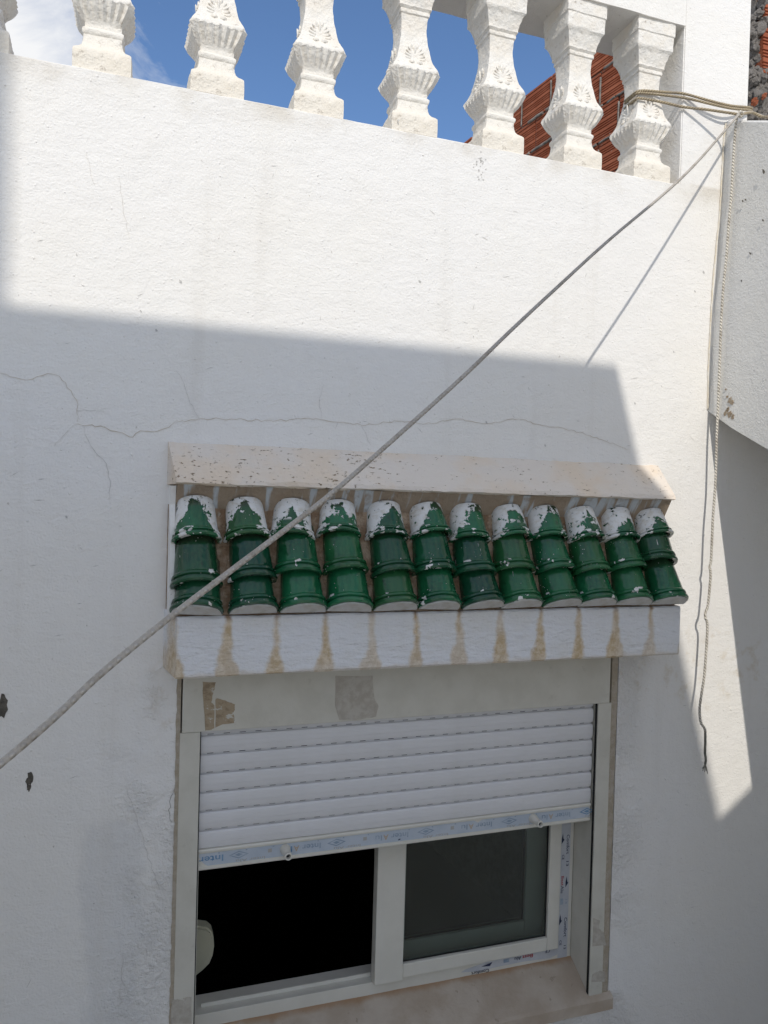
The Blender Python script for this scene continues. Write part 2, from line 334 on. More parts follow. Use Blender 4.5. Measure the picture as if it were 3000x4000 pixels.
def prism(bm, prof, x0, x1, seg=1, jit=0.0, x0f=None, x1f=None, mi=0):
    """profile [(y,z)...] (closed) swept along X; optional per-point end offsets"""
    n = len(prof); rings = []
    for s in range(seg+1):
        t = s/seg; ring = []
        for i, (y, z) in enumerate(prof):
            a = x0 if x0f is None else x0f(y); b = x1 if x1f is None else x1f(y)
            x = a+(b-a)*t
            jy = jz = 0
            if jit:
                q = Vector((x*9, y*30, z*30+i)); jy = noise.noise(q)*jit + noise.noise(q*5)*jit*0.5; jz = noise.noise(q+Vector((7, 3, 1)))*jit + noise.noise(q*5+Vector((2, 0, 0)))*jit*0.5
                if y >= -0.001: jy = 0
            ring.append(bm.verts.new((x, y+jy, z+jz)))
        rings.append(ring)
    for s in range(seg):
        for i in range(n):
            f = bm.faces.new((rings[s][i], rings[s+1][i], rings[s+1][(i+1) % n], rings[s][(i+1) % n])); f.material_index = mi
    bm.faces.new(rings[0][::-1]).material_index = mi; bm.faces.new(rings[-1]).material_index = mi
    bmesh.ops.recalc_face_normals(bm, faces=bm.faces)
def smooth(me, ang=40):
    me.shade_smooth()
    try: me.set_sharp_from_angle(angle=R(ang))
    except Exception: pass
def tube(bm, pts, rad, seg=8, pitch=0.02, strands=2, uvl=None, amp=0.0, lobes=3):
    pts = [Vector(p) for p in pts]
    up_ = Vector((0.13, 0.31, 0.94)); rings = []; s = 0
    for i, p in enumerate(pts):
        if i: s += (p-pts[i-1]).length
        t = (pts[min(i+1, len(pts)-1)]-pts[max(i-1, 0)]).normalized()
        a = t.cross(up_); a = a.normalized() if a.length > 1e-4 else t.orthogonal().normalized(); b = t.cross(a)
        ring = []
        for j in range(seg):
            th = 2*math.pi*j/seg
            rr = rad*(1+amp*math.cos(lobes*(th)-2*math.pi*s/pitch))
            ring.append(bm.verts.new(p+a*math.cos(th)*rr+b*math.sin(th)*rr))
        rings.append((ring, s))
    for i in range(len(rings)-1):
        for j in range(seg):
            f = bm.faces.new((rings[i][0][j], rings[i][0][(j+1) % seg], rings[i+1][0][(j+1) % seg], rings[i+1][0][j])); f.smooth = True
            if uvl:
                for lp, (u, v) in zip(f.loops, ((rings[i][1]/pitch, j*strands/seg), (rings[i][1]/pitch, (j+1)*strands/seg), (rings[i+1][1]/pitch, (j+1)*strands/seg), (rings[i+1][1]/pitch, j*strands/seg))):
                    lp[uvl].uv = (u, v)
    bm.faces.new(rings[0][0][::-1]); bm.faces.new(rings[-1][0])
def resample(pts, step):
    pts = [Vector(p) for p in pts]; out = [pts[0]]
    # catmull-rom through the points
    P = [pts[0]*2-pts[1]]+pts+[pts[-1]*2-pts[-2]]
    for i in range(1, len(P)-2):
        n = max(1, int((P[i+1]-P[i]).length/step))
        for q in range(1, n+1):
            t = q/n; a, b, c, d = P[i-1], P[i], P[i+1], P[i+2]
            out.append(0.5*((2*b)+(c-a)*t+(2*a-5*b+4*c-d)*t*t+(3*b-a-3*c+d)*t**3))
    return out
def rope(name, pts, rad, mat, pitch, strands, parent=None, amp=0.0, lobes=3, step=0.006, seg=10, **kw):
    bm = bmesh.new(); uvl = bm.loops.layers.uv.new('UVMap')
    tube(bm, resample(pts, step), rad, seg, pitch, strands, uvl, amp, lobes)
    o = obj(name, bm, mat, **kw)
    if parent: local(o, parent)
    return o

# ------------------------------------------------------------------ ground
GZ = -3.5
bm = bmesh.new(); s = 200
bm.faces.new([bm.verts.new(v) for v in ((-s, -s, GZ), (s, -s, GZ), (s, s, GZ), (-s, s, GZ))])
obj('ground', bm, 'ground', kind='structure')

# ------------------------------------------------------------------ house wall with window opening
WT = 1.136                       # top of the wall under the balusters
OX0, OX1, OZ0, OZ1 = 0.150, 1.625, -1.735, -0.46
bm = bmesh.new()
XL, XR = -3.2, 4.2; TH = 0.235
xs = [XL, OX0, OX1, XR]; zs = [GZ-0.05, OZ0, OZ1, 1.09]
g = {(i, j): bm.verts.new((xs[i], 0, zs[j])) for i in range(4) for j in range(4)}
# top strip with a worn, uneven arris
NT = 220
top = []; top2 = []; mid = []
for q in range(NT+1):
    x = XL+(XR-XL)*q/NT
    w = noise.noise(Vector((x*7, 1.3, 0)))*0.003+noise.noise(Vector((x*31, 4.3, 0)))*0.003
    mid.append(bm.verts.new((x, 0, 1.09)))
    if x > 1.800: top.append(bm.verts.new((x, 0.0, WT-0.003))); top2.append(bm.verts.new((x, 0.0, WT)))
    else: top.append(bm.verts.new((x, 0.0, WT-0.006+w))); top2.append(bm.verts.new((x, 0.008, WT+w*0.3)))
for i in range(3):
    for j in range(3):
        if i == 1 and j == 1: continue
        bm.faces.new((g[i, j], g[i+1, j], g[i+1, j+1], g[i, j+1]))
for q in range(NT):
    bm.faces.new((mid[q], mid[q+1], top[q+1], top[q])); bm.faces.new((top[q], top[q+1], top2[q+1], top2[q]))
tb = [bm.verts.new((XL, TH, WT)), bm.verts.new((XR, TH, WT))]
bm.faces.new([tb[0]]+top2+[tb[1]])
bb = [bm.verts.new((XL, TH, GZ-0.05)), bm.verts.new((XR, TH, GZ-0.05))]
# reveals and a back skin with the same opening
h = {(i, j): bm.verts.new((xs[i], TH, zs[j])) for i in range(4) for j in range(4)}
for i in range(3):
    for j in range(3):
        if i == 1 and j == 1: continue
        bm.faces.new((h[i, j], h[i, j+1], h[i+1, j+1], h[i+1, j]))
for a, b in (((1, 1), (2, 1)), ((2, 1), (2, 2)), ((2, 2), (1, 2)), ((1, 2), (1, 1))):
    bm.faces.new((g[a], h[a], h[b], g[b]))
house = obj('house_wall', bm, 'wall', label='white plastered house wall with hairline cracks around the shuttered window', cat='wall')
# pier rising at the end of the balustrade
PX0, PX1 = 1.812, 2.1015
bm = bmesh.new(); box(bm, PX0, PX1, 0.0, 0.24, WT+0.0002, 2.35)
bmesh.ops.bevel(bm, geom=[e for e in bm.edges if abs(e.verts[0].co.z-e.verts[1].co.z) > 0.5], offset=0.004, segments=2, affect='EDGES')
obj('pier', bm, 'wall', parent=house)

# cracks: thin ribbons of dirty filler in the plaster
def ribbon(name, pix, wid, mat, parent, plane=None, seed=0, off=0.0012):
    rnd = random.Random(seed); pts = [(plane or W)(*p) for p in pix]; fine = []
    for a, b in zip(pts[:-1], pts[1:]):
        n = max(2, int((b-a).length/0.011))
        for q in range(n):
            t = q/n; p = a.lerp(b, t)
            if q: p = p+Vector((0 if plane else rnd.uniform(-1, 1), rnd.uniform(-1, 1) if plane else 0, rnd.uniform(-1, 1)))*0.0035
            fine.append(p)
    fine.append(pts[-1]); bm = bmesh.new(); prev = None; n = len(fine)
    for i, p in enumerate(fine):
        t = (fine[min(i+1, n-1)]-fine[max(i-1, 0)]).normalized()
        if plane: nn = Vector((0, -t.z, t.y)); o_ = Vector((-off, 0, 0))
        else: nn = Vector((-t.z, 0, t.x)); o_ = Vector((0, -off, 0))
        e = min(1, min(i, n-1-i)/4+0.15)*rnd.uniform(0.35, 1.15)*wid/2
        r1 = (bm.verts.new(p+nn*e+o_), bm.verts.new(p-nn*e+o_), bm.verts.new(p-o_*0.6))
        if prev:
            bm.faces.new((prev[0], r1[0], r1[2], prev[2])); bm.faces.new((prev[2], r1[2], r1[1], prev[1]))
            bm.faces.new((prev[0], prev[1], r1[1], r1[0]))
        prev = r1
    return obj(name, bm, mat, parent=parent)
A_ = lambda l, ox, oy, s: [(ox+x*s, oy+y*s) for x, y in l]
o1 = lambda l: A_(l, 0, 1100, 0.422)
ov = lambda l: A_(l, 0, 0, 1.8083)
lo = lambda l: A_(l, 0, 2600, 0.633)
cr_list = [
 (o1([(0, 848), (140, 888), (250, 912), (440, 850), (550, 875), (620, 980), (710, 1100), (715, 1300)]), 0.0022, 'crack'),
 (o1([(685, 1322), (930, 1336), (1060, 1385), (1230, 1440), (1300, 1380), (1430, 1390), (1560, 1350), (1640, 1280)]), 0.0030, 'crack'),
 (ov([(382, 912), (430, 905), (500, 905), (590, 910), (650, 905), (690, 906), (780, 918), (860, 910), (920, 915), (990, 905), (1050, 915), (1120, 905), (1180, 920), (1240, 930), (1300, 950), (1360, 972)]), 0.0022, 'crack'),
 (o1([(780, 1336), (790, 1420), (870, 1560), (950, 1640), (990, 1720), (1000, 1800), (1025, 1850), (1010, 1950), (1020, 2060)]), 0.0020, 'crack_grey'),
 (o1([(710, 1190), (780, 1185), (880, 1192), (980, 1200)]), 0.0018, 'crack_grey'),
 (o1([(680, 1330), (610, 1400), (500, 1530)]), 0.0016, 'crack_grey'),
 (lo([(770, 740), (815, 850), (860, 1000), (900, 1130), (960, 1320), (985, 1380), (1060, 1395)]), 0.0022, 'crack_grey'),
 (lo([(760, 1760), (755, 1950), (800, 2010)]), 0.0028, 'crack_grey'),
 (lo([(752, 1960), (740, 2090), (700, 2110)]), 0.0028, 'crack_grey'),
 (lo([(1075, 760), (1040, 890), (1062, 970)]), 0.0030, 'chip'),
 (ov([(430, 905), (410, 870), (398, 830), (380, 800)]), 0.0014, 'crack_grey'),
 (ov([(780, 918), (800, 960)]), 0.0014, 'crack_grey'),
 (ov([(695, 905), (690, 860), (700, 830)]), 0.0014, 'crack_grey'),
 (ov([(186, 330), (195, 365), (205, 400)]), 0.0013, 'crack_grey'),
 (ov([(258, 380), (262, 420), (270, 470), (280, 520)]), 0.0012, 'crack_grey'),
]
for i, (l, w, mt) in enumerate(cr_list): ribbon('crack', l, w*0.62, mt, house, seed=i)
def flake(name, pix, r, mat, parent, seed, el=1.0, rot=0.0, plane=None, th=0.0012):
    rnd = random.Random(seed); c = (plane or W)(*pix); bm = bmesh.new(); n = 15; ring = []
    for i in range(n):
        a = 2*math.pi*i/n; rr = r*rnd.uniform(0.55, 1.25)
        u, v = math.cos(a)*rr, math.sin(a)*rr*el
        u, v = u*math.cos(rot)-v*math.sin(rot), u*math.sin(rot)+v*math.cos(rot)
        p = Vector((-th, u, v)) if plane else Vector((u, -th, v)); ring.append(bm.verts.new(c+p))
    f = bm.faces.new(ring); e = bmesh.ops.extrude_face_region(bm, geom=[f])
    dv = Vector((th*2.5, 0, 0)) if plane else Vector((0, th*2.5, 0))
    for v in e['geom']:
        if isinstance(v, bmesh.types.BMVert): v.co += dv
    bmesh.ops.recalc_face_normals(bm, faces=bm.faces)
    return obj(name, bm, mat, parent=parent)
flake('chip', (8, 2755), 0.016, 'chip', house, 3, 2.0)
flake('chip', (116, 3045), 0.009, 'chip', house, 5, 2.0); flake('chip', (113, 3075), 0.005, 'chip', house, 6, 2.2)
for i in range(26):
    rr = random.Random(100+i)
    flake('chip', (1870+rr.gauss(0, 14), 645+rr.gauss(0, 42)), rr.uniform(0.001, 0.0028), 'crack_grey', house, i, 1.2)
for i, p in enumerate([(705, 1100), (300, 995), (1640, 1100), (550, 1215), (1555, 470), (610, 1290), (2748, 1064), (2714, 1138), (2632, 1375), (2480, 1575), (1900, 1650), (2130, 1740), (260, 2020)]):
    flake('chip', p, random.Random(i).uniform(0.0018, 0.004), 'crack_grey', house, 40+i, 1.6, 0.5)
# little nubs of dried plaster thrown on the wall
bm = bmesh.new(); rr = random.Random(11)
for i in range(420):
    x = rr.uniform(-0.6, 2.5); z = rr.uniform(-1.9, 1.1) if i > 150 else rr.uniform(-1.6, 0.4)
    if i <= 150: x = rr.uniform(1.75, 2.4)
    if OX0-0.08 < x < OX1+0.08 and z < 0.2: continue
    rad = rr.choice((0.0015, 0.002, 0.0025, 0.0035)); mtx = Matrix.Translation((x, 0.0, z)) @ Matrix.Rotation(rr.uniform(0, 3), 4, 'Y') @ Matrix.Diagonal((rr.uniform(0.8, 2.2), 0.75, 0.8, 1))
    bmesh.ops.create_icosphere(bm, subdivisions=1, radius=rad, matrix=mtx)
obj('plaster_nubs', bm, 'wall', parent=house, kind='stuff')

bm = bmesh.new(); rr = random.Random(31)
for i in range(150):
    x, z = rr.uniform(-0.45, 2.0), rr.uniform(-1.9, 1.08)
    if OX0-0.06 < x < OX1+0.10 and z < 0.17: continue
    a = rr.choice((0.1, -0.6, 0.4, 0.0, 1.2))+rr.uniform(-.3, .3); l_ = rr.uniform(0.004, 0.016); w_ = rr.uniform(0.0006, 0.0013)
    t_ = Vector((math.cos(a), 0, math.sin(a)))*l_; n_ = Vector((-math.sin(a), 0, math.cos(a)))*w_; c_ = Vector((x, -0.0006, z))
    bm.faces.new([bm.verts.new(p) for p in (c_-t_, c_+n_, c_+t_, c_-n_)])
obj('scratches', bm, 'crack_grey', parent=house, kind='stuff')
# ------------------------------------------------------------------ balustrade
RAILZ = 1.682
bal = empty('balustrade', (0.85, 0.12, WT), 'white balustrade of turned square balusters along the top of the house wall', 'balustrade')
prof = [(0, .0607), (.091, .0607), (.103, .0595), (.112, .056), (.125, .049), (.14, .044), (.16, .0415), (.183, .0405), (.197, .0405), (.203, .0425), (.212, .0436), (.222, .0432), (.229, .0405), (.235, .038), (.255, .0385), (.27, .0425), (.288, .048), (.308, .0535), (.327, .0577), (.342, .0605), (.351, .0614), (.36, .061), (.375, .0590), (.40, .0525), (.423, .0476), (.45, .0448), (.48, .0420), (.515, .0388), (.548, .0362), (.58, .0344), (.606, .0337), (.64, .0342), (.67, .0352), (.688, .0362), (.694, .039), (.705, .0395), (.715, .0385), (.722, .041), (.728, .0435), (.74, .043), (.76, .0450), (.785, .0482), (.807, .0520), (.818, .055), (.826, .058), (.835, .0585), (.86, .0582), (.90, .0592), (.913, .0596), (.918, .0618), (1.0, .0622)]
prof = [(v, w*1.25) for v, w in prof]
BH = RAILZ-WT+0.004
def bal_mesh():
    bm = bmesh.new(); NU = 14; rings = []
    vv = []
    for (v0, w0), (v1, w1) in zip(prof[:-1], prof[1:]):
        n = 1 if v1-v0 < 0.02 else (2 if v1-v0 < .05 else 3)
        for q in range(n):
            t = q/n; vv.append((v0+(v1-v0)*t, w0+(w1-w0)*t))
    vv.append(prof[-1])
    for v, w in vv:
        ring = []
        for fc in range(4):
            for u in range(NU):
                t = -1+2*u/NU
                off = 0.0
                if .262 < v < .352:                   # gadroons fanning out over the bulb
                    k_ = (v-.262)/.09; fl = abs(math.sin((t*3.5+0.5)*math.pi)); off += 0.0090*(fl-0.6)*min(1, 3.5*k_)*min(1, (1-k_)*6+0.35)
                if .350 < v < .372: off += 0.0034*abs(math.sin((t*3.5+0.5)*math.pi))     # beaded lip
                c = 1.0
                if abs(t) > .9: c = 0.985
                px, py = t*w*c, -(w*c+off)
                ns = noise.noise(Vector((px*60+fc*9, v*50, 3)))*0.0016+noise.noise(Vector((px*25+fc*4, v*20, 8)))*0.0020
                py -= ns
                for _ in range(fc): px, py = -py, px
                ring.append(bm.verts.new((px, py, v*BH)))
        rings.append(ring)
    n = len(rings[0])
    for a, b in zip(rings[:-1], rings[1:]):
        for i in range(n): bm.faces.new((a[i], a[(i+1) % n], b[(i+1) % n], b[i]))
    bm.faces.new(rings[0][::-1]); bm.faces.new(rings[-1])
    bmesh.ops.recalc_face_normals(bm, faces=bm.faces)
    me = bpy.data.meshes.new('baluster'); bm.to_mesh(me); bm.free(); me.materials.append(M['baluster']); smooth(me, 32); return me
def palmette_mesh():
    bm = bmesh.new()
    def face_w(z):
        v = z/BH
        for (v0, w0), (v1, w1) in zip(prof[:-1], prof[1:]):
            if v0 <= v <= v1: return w0+(w1-w0)*(v-v0)/(v1-v0)
        return .05
    def blob(x, z, lx, lz, rot, h=0.0034):
        s0 = (face_w(z+.006)-face_w(z-.006))/.012; tilt = math.atan(s0)
        mt = Matrix.Translation((x*1.25, -face_w(z)+0.0005, z)) @ Matrix.Rotation(-tilt, 4, 'X') @ Matrix.Rotation(rot, 4, 'Y') @ Matrix.Diagonal((lx*1.25, h*1.25, lz*1.08, 1))
        bmesh.ops.create_icosphere(bm, subdivisions=2, radius=1, matrix=mt)
    z0 = .395*BH
    blob(-.0105, z0+.006, .0085, .0068, 0, .005); blob(.0105, z0+.006, .0085, .0068, 0, .005)
    blob(-.0105, z0+.006, .0035, .003, 0, .0075); blob(.0105, z0+.006, .0035, .003, 0, .0075)
    blob(0, z0+.042, .0034, .024, 0)
    for i, (dx, dz, ang, ln) in enumerate(((.0055, .058, .30, .013), (.0115, .049, .70, .012), (.0150, .040, .95, .012), (.0175, .030, 1.2, .0115), (.0195, .020, 1.45, .010))):
        for s in (-1, 1): blob(s*dx, z0+dz, .0034, ln, s*ang)
    for f in bm.faces: f.smooth = True
    me = bpy.data.meshes.new('palmette'); bm.to_mesh(me); bm.free(); me.materials.append(M['baluster']); return me
bme, pme = bal_mesh(), palmette_mesh()
for i, x in enumerate((-0.392, -0.086, 0.217, 0.516, 0.820, 1.123, 1.420, 1.701)):
    o = obj('baluster', bme, parent=bal); o.location = Vector((x, 0.081, WT-0.002))-bal.location
    o.rotation_euler.z = R(random.Random(i).uniform(-2.0, 2.0))
    for q in (0, 3):
        pm = obj('palmette', pme, parent=o); pm.rotation_euler.z = R(90*q)
bm = bmesh.new(); prism(bm, [(-0.004, RAILZ), (-0.004, RAILZ+0.16), (0.238, RAILZ+0.16), (0.238, RAILZ)], XL, PX0, 160, 0.0022)
local(obj('top_rail', bm, 'wall'), bal)

# ------------------------------------------------------------------ tiled hood over the window
hood = empty('window_hood', (0.93, 0, -0.485), 'projecting window hood with three rows of green glazed tiles splashed with white paint', 'window hood')
lx = lambda y: 0.106+(-y)/0.158*0.026
rx = lambda y: 1.757-(-y)/0.158*0.014
bm = bmesh.new(); prism(bm, [(0.0, 0.144), (-0.004, 0.146), (-0.108, 0.042), (-0.113, 0.030), (-0.104, 0.026), (0.0, 0.026)], 0, 1, 130, 0.0035, lx, rx)
local(obj('coping', bm, 'coping'), hood)
bm = bmesh.new(); prism(bm, [(0.0, 0.027), (-0.100, 0.027), (-0.052, -0.045), (0.0, -0.05)], 0, 1, 130, 0.003, lambda y: lx(y)+0.008, lambda y: rx(y)-0.008)
local(obj('soffit', bm, 'soffit'), hood)
bm = bmesh.new(); prism(bm, [(0.0, -0.03), (-0.052, -0.030), (-0.144, -0.327), (0.0, -0.327)], 0, 1, 150, 0.006, lambda y: lx(y)+0.004, lambda y: rx(y)-0.012)
local(obj('mortar_bed', bm, 'mortar'), hood)
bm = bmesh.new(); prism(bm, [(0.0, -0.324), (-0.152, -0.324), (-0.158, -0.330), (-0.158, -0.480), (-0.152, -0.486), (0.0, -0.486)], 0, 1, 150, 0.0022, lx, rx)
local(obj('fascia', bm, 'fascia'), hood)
# plaster cheek at each end of the tile bed
def cheek(xa, xb):
    bm = bmesh.new(); prism(bm, [(0.0, 0.024), (-0.085, 0.022), (-0.066, -0.03), (-0.150, -0.326), (0.0, -0.326)], xa, xb, 3, 0.003)
    local(obj('cheek', bm, 'wall'), hood)
cheek(0.112, 0.126)
def tile_mesh(L_, ra, rb, seed):
    """half-round tile: axis along -Z from 0, bulging to -Y, collared rim at the lower end"""
    rnd = random.Random(seed)
    pr = [(0.0, ra-0.003), (-0.004, ra), (-L_*0.35, ra+(rb-ra)*0.20), (-L_+0.040, ra+(rb-ra)*0.44), (-L_+0.033, ra+(rb-ra)*0.50),
          (-L_+0.0305, rb-0.0070), (-L_+0.027, rb-0.0030), (-L_+0.021, rb-0.0022), (-L_+0.0175, rb-0.0075), (-L_+0.0145, rb-0.0075), (-L_+0.012, rb-0.0005), (-L_+0.005, rb+0.0015), (-L_, rb-0.001), (-L_, rb-0.012)]
    bm = bmesh.new(); n = 22; rings = []
    for z, r in pr:
        ring = []
        for j in range(n+1):
            a = math.pi*(j/n*1.08-0.04)
            w = 1+0.012*noise.noise(Vector((math.cos(a)*2+seed, math.sin(a)*2, z*20)))
            zz = z + (0.0015*noise.noise(Vector((a*2, seed, 0))) if z < -L_*0.5 else 0)
            ring.append(bm.verts.new((-math.cos(a)*r*w, -math.sin(a)*r*w*0.98, zz)))
        rings.append(ring)
    for a, b in zip(rings[:-1], rings[1:]):
        for j in range(n): bm.faces.new((a[j], b[j], b[j+1], a[j+1]))
    bmesh.ops.recalc_face_normals(bm, faces=bm.faces)
    me = bpy.data.meshes.new('tile'); bm.to_mesh(me); bm.free(); smooth(me, 38); return me
LT = 0.150
def variants(mat):
    out = []
    for s in range(4):
        me = tile_mesh(LT, 0.0530, 0.0685, s*3.7+1); me.materials.append(M[mat]); out.append(me)
    return out
tp, tg = variants('tile_paint'), variants('tile')
def plug_mesh():
    bm = bmesh.new(); n = 20; a0 = []; b0 = []
    for j in range(n+1):
        a = math.pi*j/n
        w = 1+0.03*noise.noise(Vector((a*3, 2, 0)))
        a0.append(bm.verts.new((-math.cos(a)*0.0645*w, -math.sin(a)*0.0635*w+0.004, -LT-0.0035))); b0.append(bm.verts.new((-math.cos(a)*0.0600, -math.sin(a)*0.0585+0.004, -LT+0.03)))
    for j in range(n): bm.faces.new((a0[j], a0[j+1], b0[j+1], b0[j]))
    bm.faces.new(a0[::-1]); bm.faces.new(b0); bmesh.ops.recalc_face_normals(bm, faces=bm.faces)
    me = bpy.data.meshes.new('mortar_plug'); bm.to_mesh(me); bm.free(); me.materials.append(M['plug']); return me
pl = plug_mesh()
top_p, bot_p = Vector((-0.040, -0.022)), Vector((-0.146, -0.322))
axis = (bot_p-top_p).normalized(); tilt = math.atan2(-axis.x, -axis.y)
for i in range(12):
    rr = random.Random(500+i); x = 0.1917+PIT*i; t = i/11
    tot = (bot_p-top_p).length
    e = [0.355*(1-t)+0.32*t, 0.37*(1-t)+0.315*t, 0]; e[2] = 1-e[0]-e[1]
    e[0] += rr.uniform(-.04, .04); e[1] += rr.uniform(-.03, .03); ends = [e[0]*tot, (e[0]+e[1])*tot, tot]
    xo = [-0.0125+0.004*t+rr.uniform(-.004, .004), -0.008+rr.uniform(-.005, .005), rr.uniform(-.003, .003)]
    if i > 5: xo = [a-0.010*(t-0.45) for a in xo]
    for row in range(3):
        ln = ends[0]/LT if row == 0 else 1.0; p = top_p+axis*(ends[row]-LT*ln); lift = 0.014*(2-row)/2
        scale = (0.97, 0.985, 1.0)[row]*rr.uniform(0.985, 1.015)
        o = obj('tile', (tp if row == 0 else tg)[rr.randrange(4)], parent=hood)
        o.location = Vector((x+xo[row], p.x+0.006-lift, p.y))-hood.location
        o.rotation_euler = (-tilt-R(6.5 if row < 2 else 9.0), R(rr.uniform(-3.0, 3.0)), R(rr.uniform(-6, 6))); o.scale = (scale, scale, ln)
        if row == 2: obj('mortar_plug', pl, parent=o)

# ------------------------------------------------------------------ window
win = empty('window', (0.88, 0.12, -1.66), 'sliding aluminium window with tinted glass and peeling protective film', 'window')
JZ = -1.697
hp = bx('header_panel', 0.162, 1.588, -0.006, 0.10, -0.677, -0.30, 'frame', win, 0.002)
def patch(name, poly, Y, mat, par, th=0.0009):
    bm = bmesh.new(); pts = [W(px, py, Y) for px, py in poly]; fine = []
    for a, b in zip(pts, pts[1:]+pts[:1]):
        for q in range(4):
            p = a.lerp(b, q/4)
            if q: p += Vector((random.uniform(-1, 1), 0, random.uniform(-1, 1)))*0.0012
            fine.append(p)
    f = bm.faces.new([bm.verts.new(p) for p in fine]); e = bmesh.ops.extrude_face_region(bm, geom=[f])
    for v in e['geom']:
        if isinstance(v, bmesh.types.BMVert): v.co.y += th*1.5
    for v in bm.verts: v.co.y -= th
    bmesh.ops.recalc_face_normals(bm, faces=bm.faces); return hang(obj(name, bm, mat), par, win)
patch('tape_residue', A_([(795, 260), (1010, 270), (990, 380), (955, 480), (935, 590), (985, 640), (985, 1010), (930, 1040), (835, 1055), (805, 560)], 600, 2600, .241), -0.006, 'tape', hp)
patch('tape_residue', A_([(1010, 520), (1130, 560), (1240, 600), (1320, 630), (1320, 720), (1285, 780), (1310, 830), (1305, 930), (1120, 950), (1000, 1005), (1000, 640)], 600, 2600, .241), -0.006, 'tape', hp)
patch('tape_residue', A_([(1070, 60), (1290, 60), (1300, 190), (1325, 240), (1310, 300), (1200, 320), (1095, 320), (1070, 240)], 600, 2600, .663), -0.006, 'tape_pale', hp)
for a, b in ((0.157, 0.2135), (1.5455, 1.598)):
    gr = bx('guide_rail', a, b, -0.003, 0.055, JZ, -0.678, 'frame', win, 0.002)
bx('guide_rail', 0.2145, 0.2215, 0.034, 0.058, JZ, -0.68, 'frame', win)
bx('brush_seal', 1.5422, 1.5452, 0.002, 0.010, JZ+0.002, -0.68, 'seal', win)
bx('brush_seal', 0.214, 0.2165, 0.004, 0.03, JZ+0.002, -0.68, 'seal', win)
patch('grime', A_([(60, 1125), (120, 1110), (190, 1130), (180, 1100), (270, 1088), (272, 1378), (45, 1378), (50, 1240)], 650, 3500, .3617), -0.003, 'tape_pale', win)
patch('grime', A_([(1160, 905), (1240, 930), (1230, 1030), (1290, 1080), (1320, 1240), (1150, 1250), (1160, 1060)], 1950, 3300, .3165), -0.003, 'tape_pale', win)
patch('grime', A_([(1150, 1600), (1240, 1550), (1300, 1570), (1300, 1690), (1140, 1690)], 1950, 3300, .3165), -0.003, 'tape_pale', win)
# joint mortar between frame and plaster
for a, b in ((0.146, 0.158), (1.5975, 1.620)):
    bm = bmesh.new(); n = 90; pr_ = None
    for q in range(n+1):
        z = JZ-0.01+(-0.48-JZ)*q/n; ja = noise.noise(Vector((z*40, a, 0)))*0.003+noise.noise(Vector((z*130, a, 2)))*0.002
        out = (a if a < 1 else b)
        e1 = out+ja; e2 = b if a < 1 else a
        cur = [bm.verts.new((e1, 0.01, z)), bm.verts.new((e1, -0.0025+ja*0.4, z)), bm.verts.new((e2, -0.0012, z)), bm.verts.new((e2, 0.01, z))]
        if pr_:
            for q2 in range(4): bm.faces.new((pr_[q2], pr_[(q2+1) % 4], cur[(q2+1) % 4], cur[q2]))
        pr_ = cur
    bmesh.ops.recalc_face_normals(bm, faces=bm.faces); local(obj('joint_mortar', bm, 'caulk'), win)
# reveal linings
bx('reveal_lining', 1.5465, 1.5495, 0.055, 0.235, -1.70, -0.68, 'frame', win)
bx('reveal_lining', 0.2075, 0.2105, 0.058, 0.235, -1.70, -0.68, 'frame', win)
# fixed outer frame (front at Y=0.118)
FY = 0.118
ff = lambda x0, x1, z0, z1, y0=FY, y1=0.215: bx('frame_bar', x0, x1, y0, y1, z0, z1, 'frame_clean', win, 0.002)
ff(0.212, 1.545, -1.640, -1.582)
ff(1.489, 1.5445, -1.5815, -0.68); ff(0.2118, 0.2225, -1.5815, -0.68)
ff(0.223, 1.488, -0.76, -0.70)
bx('track', 0.25, 1.46, 0.150, 0.156, -1.5815, -1.570, 'frame_clean', win)
# closed right-hand sash
def sash(x0, x1, z0, z1, y0, y1, lw, rw, bw, mat, gl):
    s_ = obj('sash', None); s_.location = Vector(((x0+x1)/2, (y0+y1)/2, z0))-win.location; s_.parent = win
    def bar(nm, a, b, c, d, ya=y0, yb=y1):
        bm = bmesh.new(); box(bm, a, b, ya, yb, c, d, 0.0035); bmesh.ops.recalc_face_normals(bm, faces=bm.faces)
        for v in bm.verts: v.co -= s_.location+win.location
        o = obj(nm, bm, mat, parent=s_); return o
    bar('stile', x0, x0+lw, z0-0.006, z1, y0-0.004); bar('stile', x1-rw, x1, z0, z1)
    bar('rail', x0+lw+0.0005, x1-rw-0.0005, z0, z0+bw)
    bm = bmesh.new(); ym = (y0+y1)/2; box(bm, x0+lw-0.004, x1-rw+0.004, ym-0.003, ym+0.003, z0+bw-0.004, z1)
    bmesh.ops.recalc_face_normals(bm, faces=bm.faces)
    for v in bm.verts: v.co -= s_.location+win.location
    obj('pane', bm, 'glass', parent=s_)
    # dark gasket
    for a, b, c, d in ((x0+lw, x0+lw+.003, z0+bw, z1), (x1-rw-.005, x1-rw, z0+bw, z1), (x0+lw+.003, x1-rw-.005, z0+bw, z0+bw+.004)):
        bm = bmesh.new(); box(bm, a, b, y0+.012, ym-.004, c, d); bmesh.ops.recalc_face_normals(bm, faces=bm.faces)
        for v in bm.verts: v.co -= s_.location+win.location
        obj('gasket', bm, 'seal', parent=s_)
    return s_
sash(0.797, 1.486, -1.578, -0.70, 0.104, 0.140, 0.098, 0.046, 0.046, 'frame_clean', None)
sash(0.83, 1.47, -1.578, -0.70, 0.165, 0.200, 0.09, 0.09, 0.085, 'frame_clean', None)

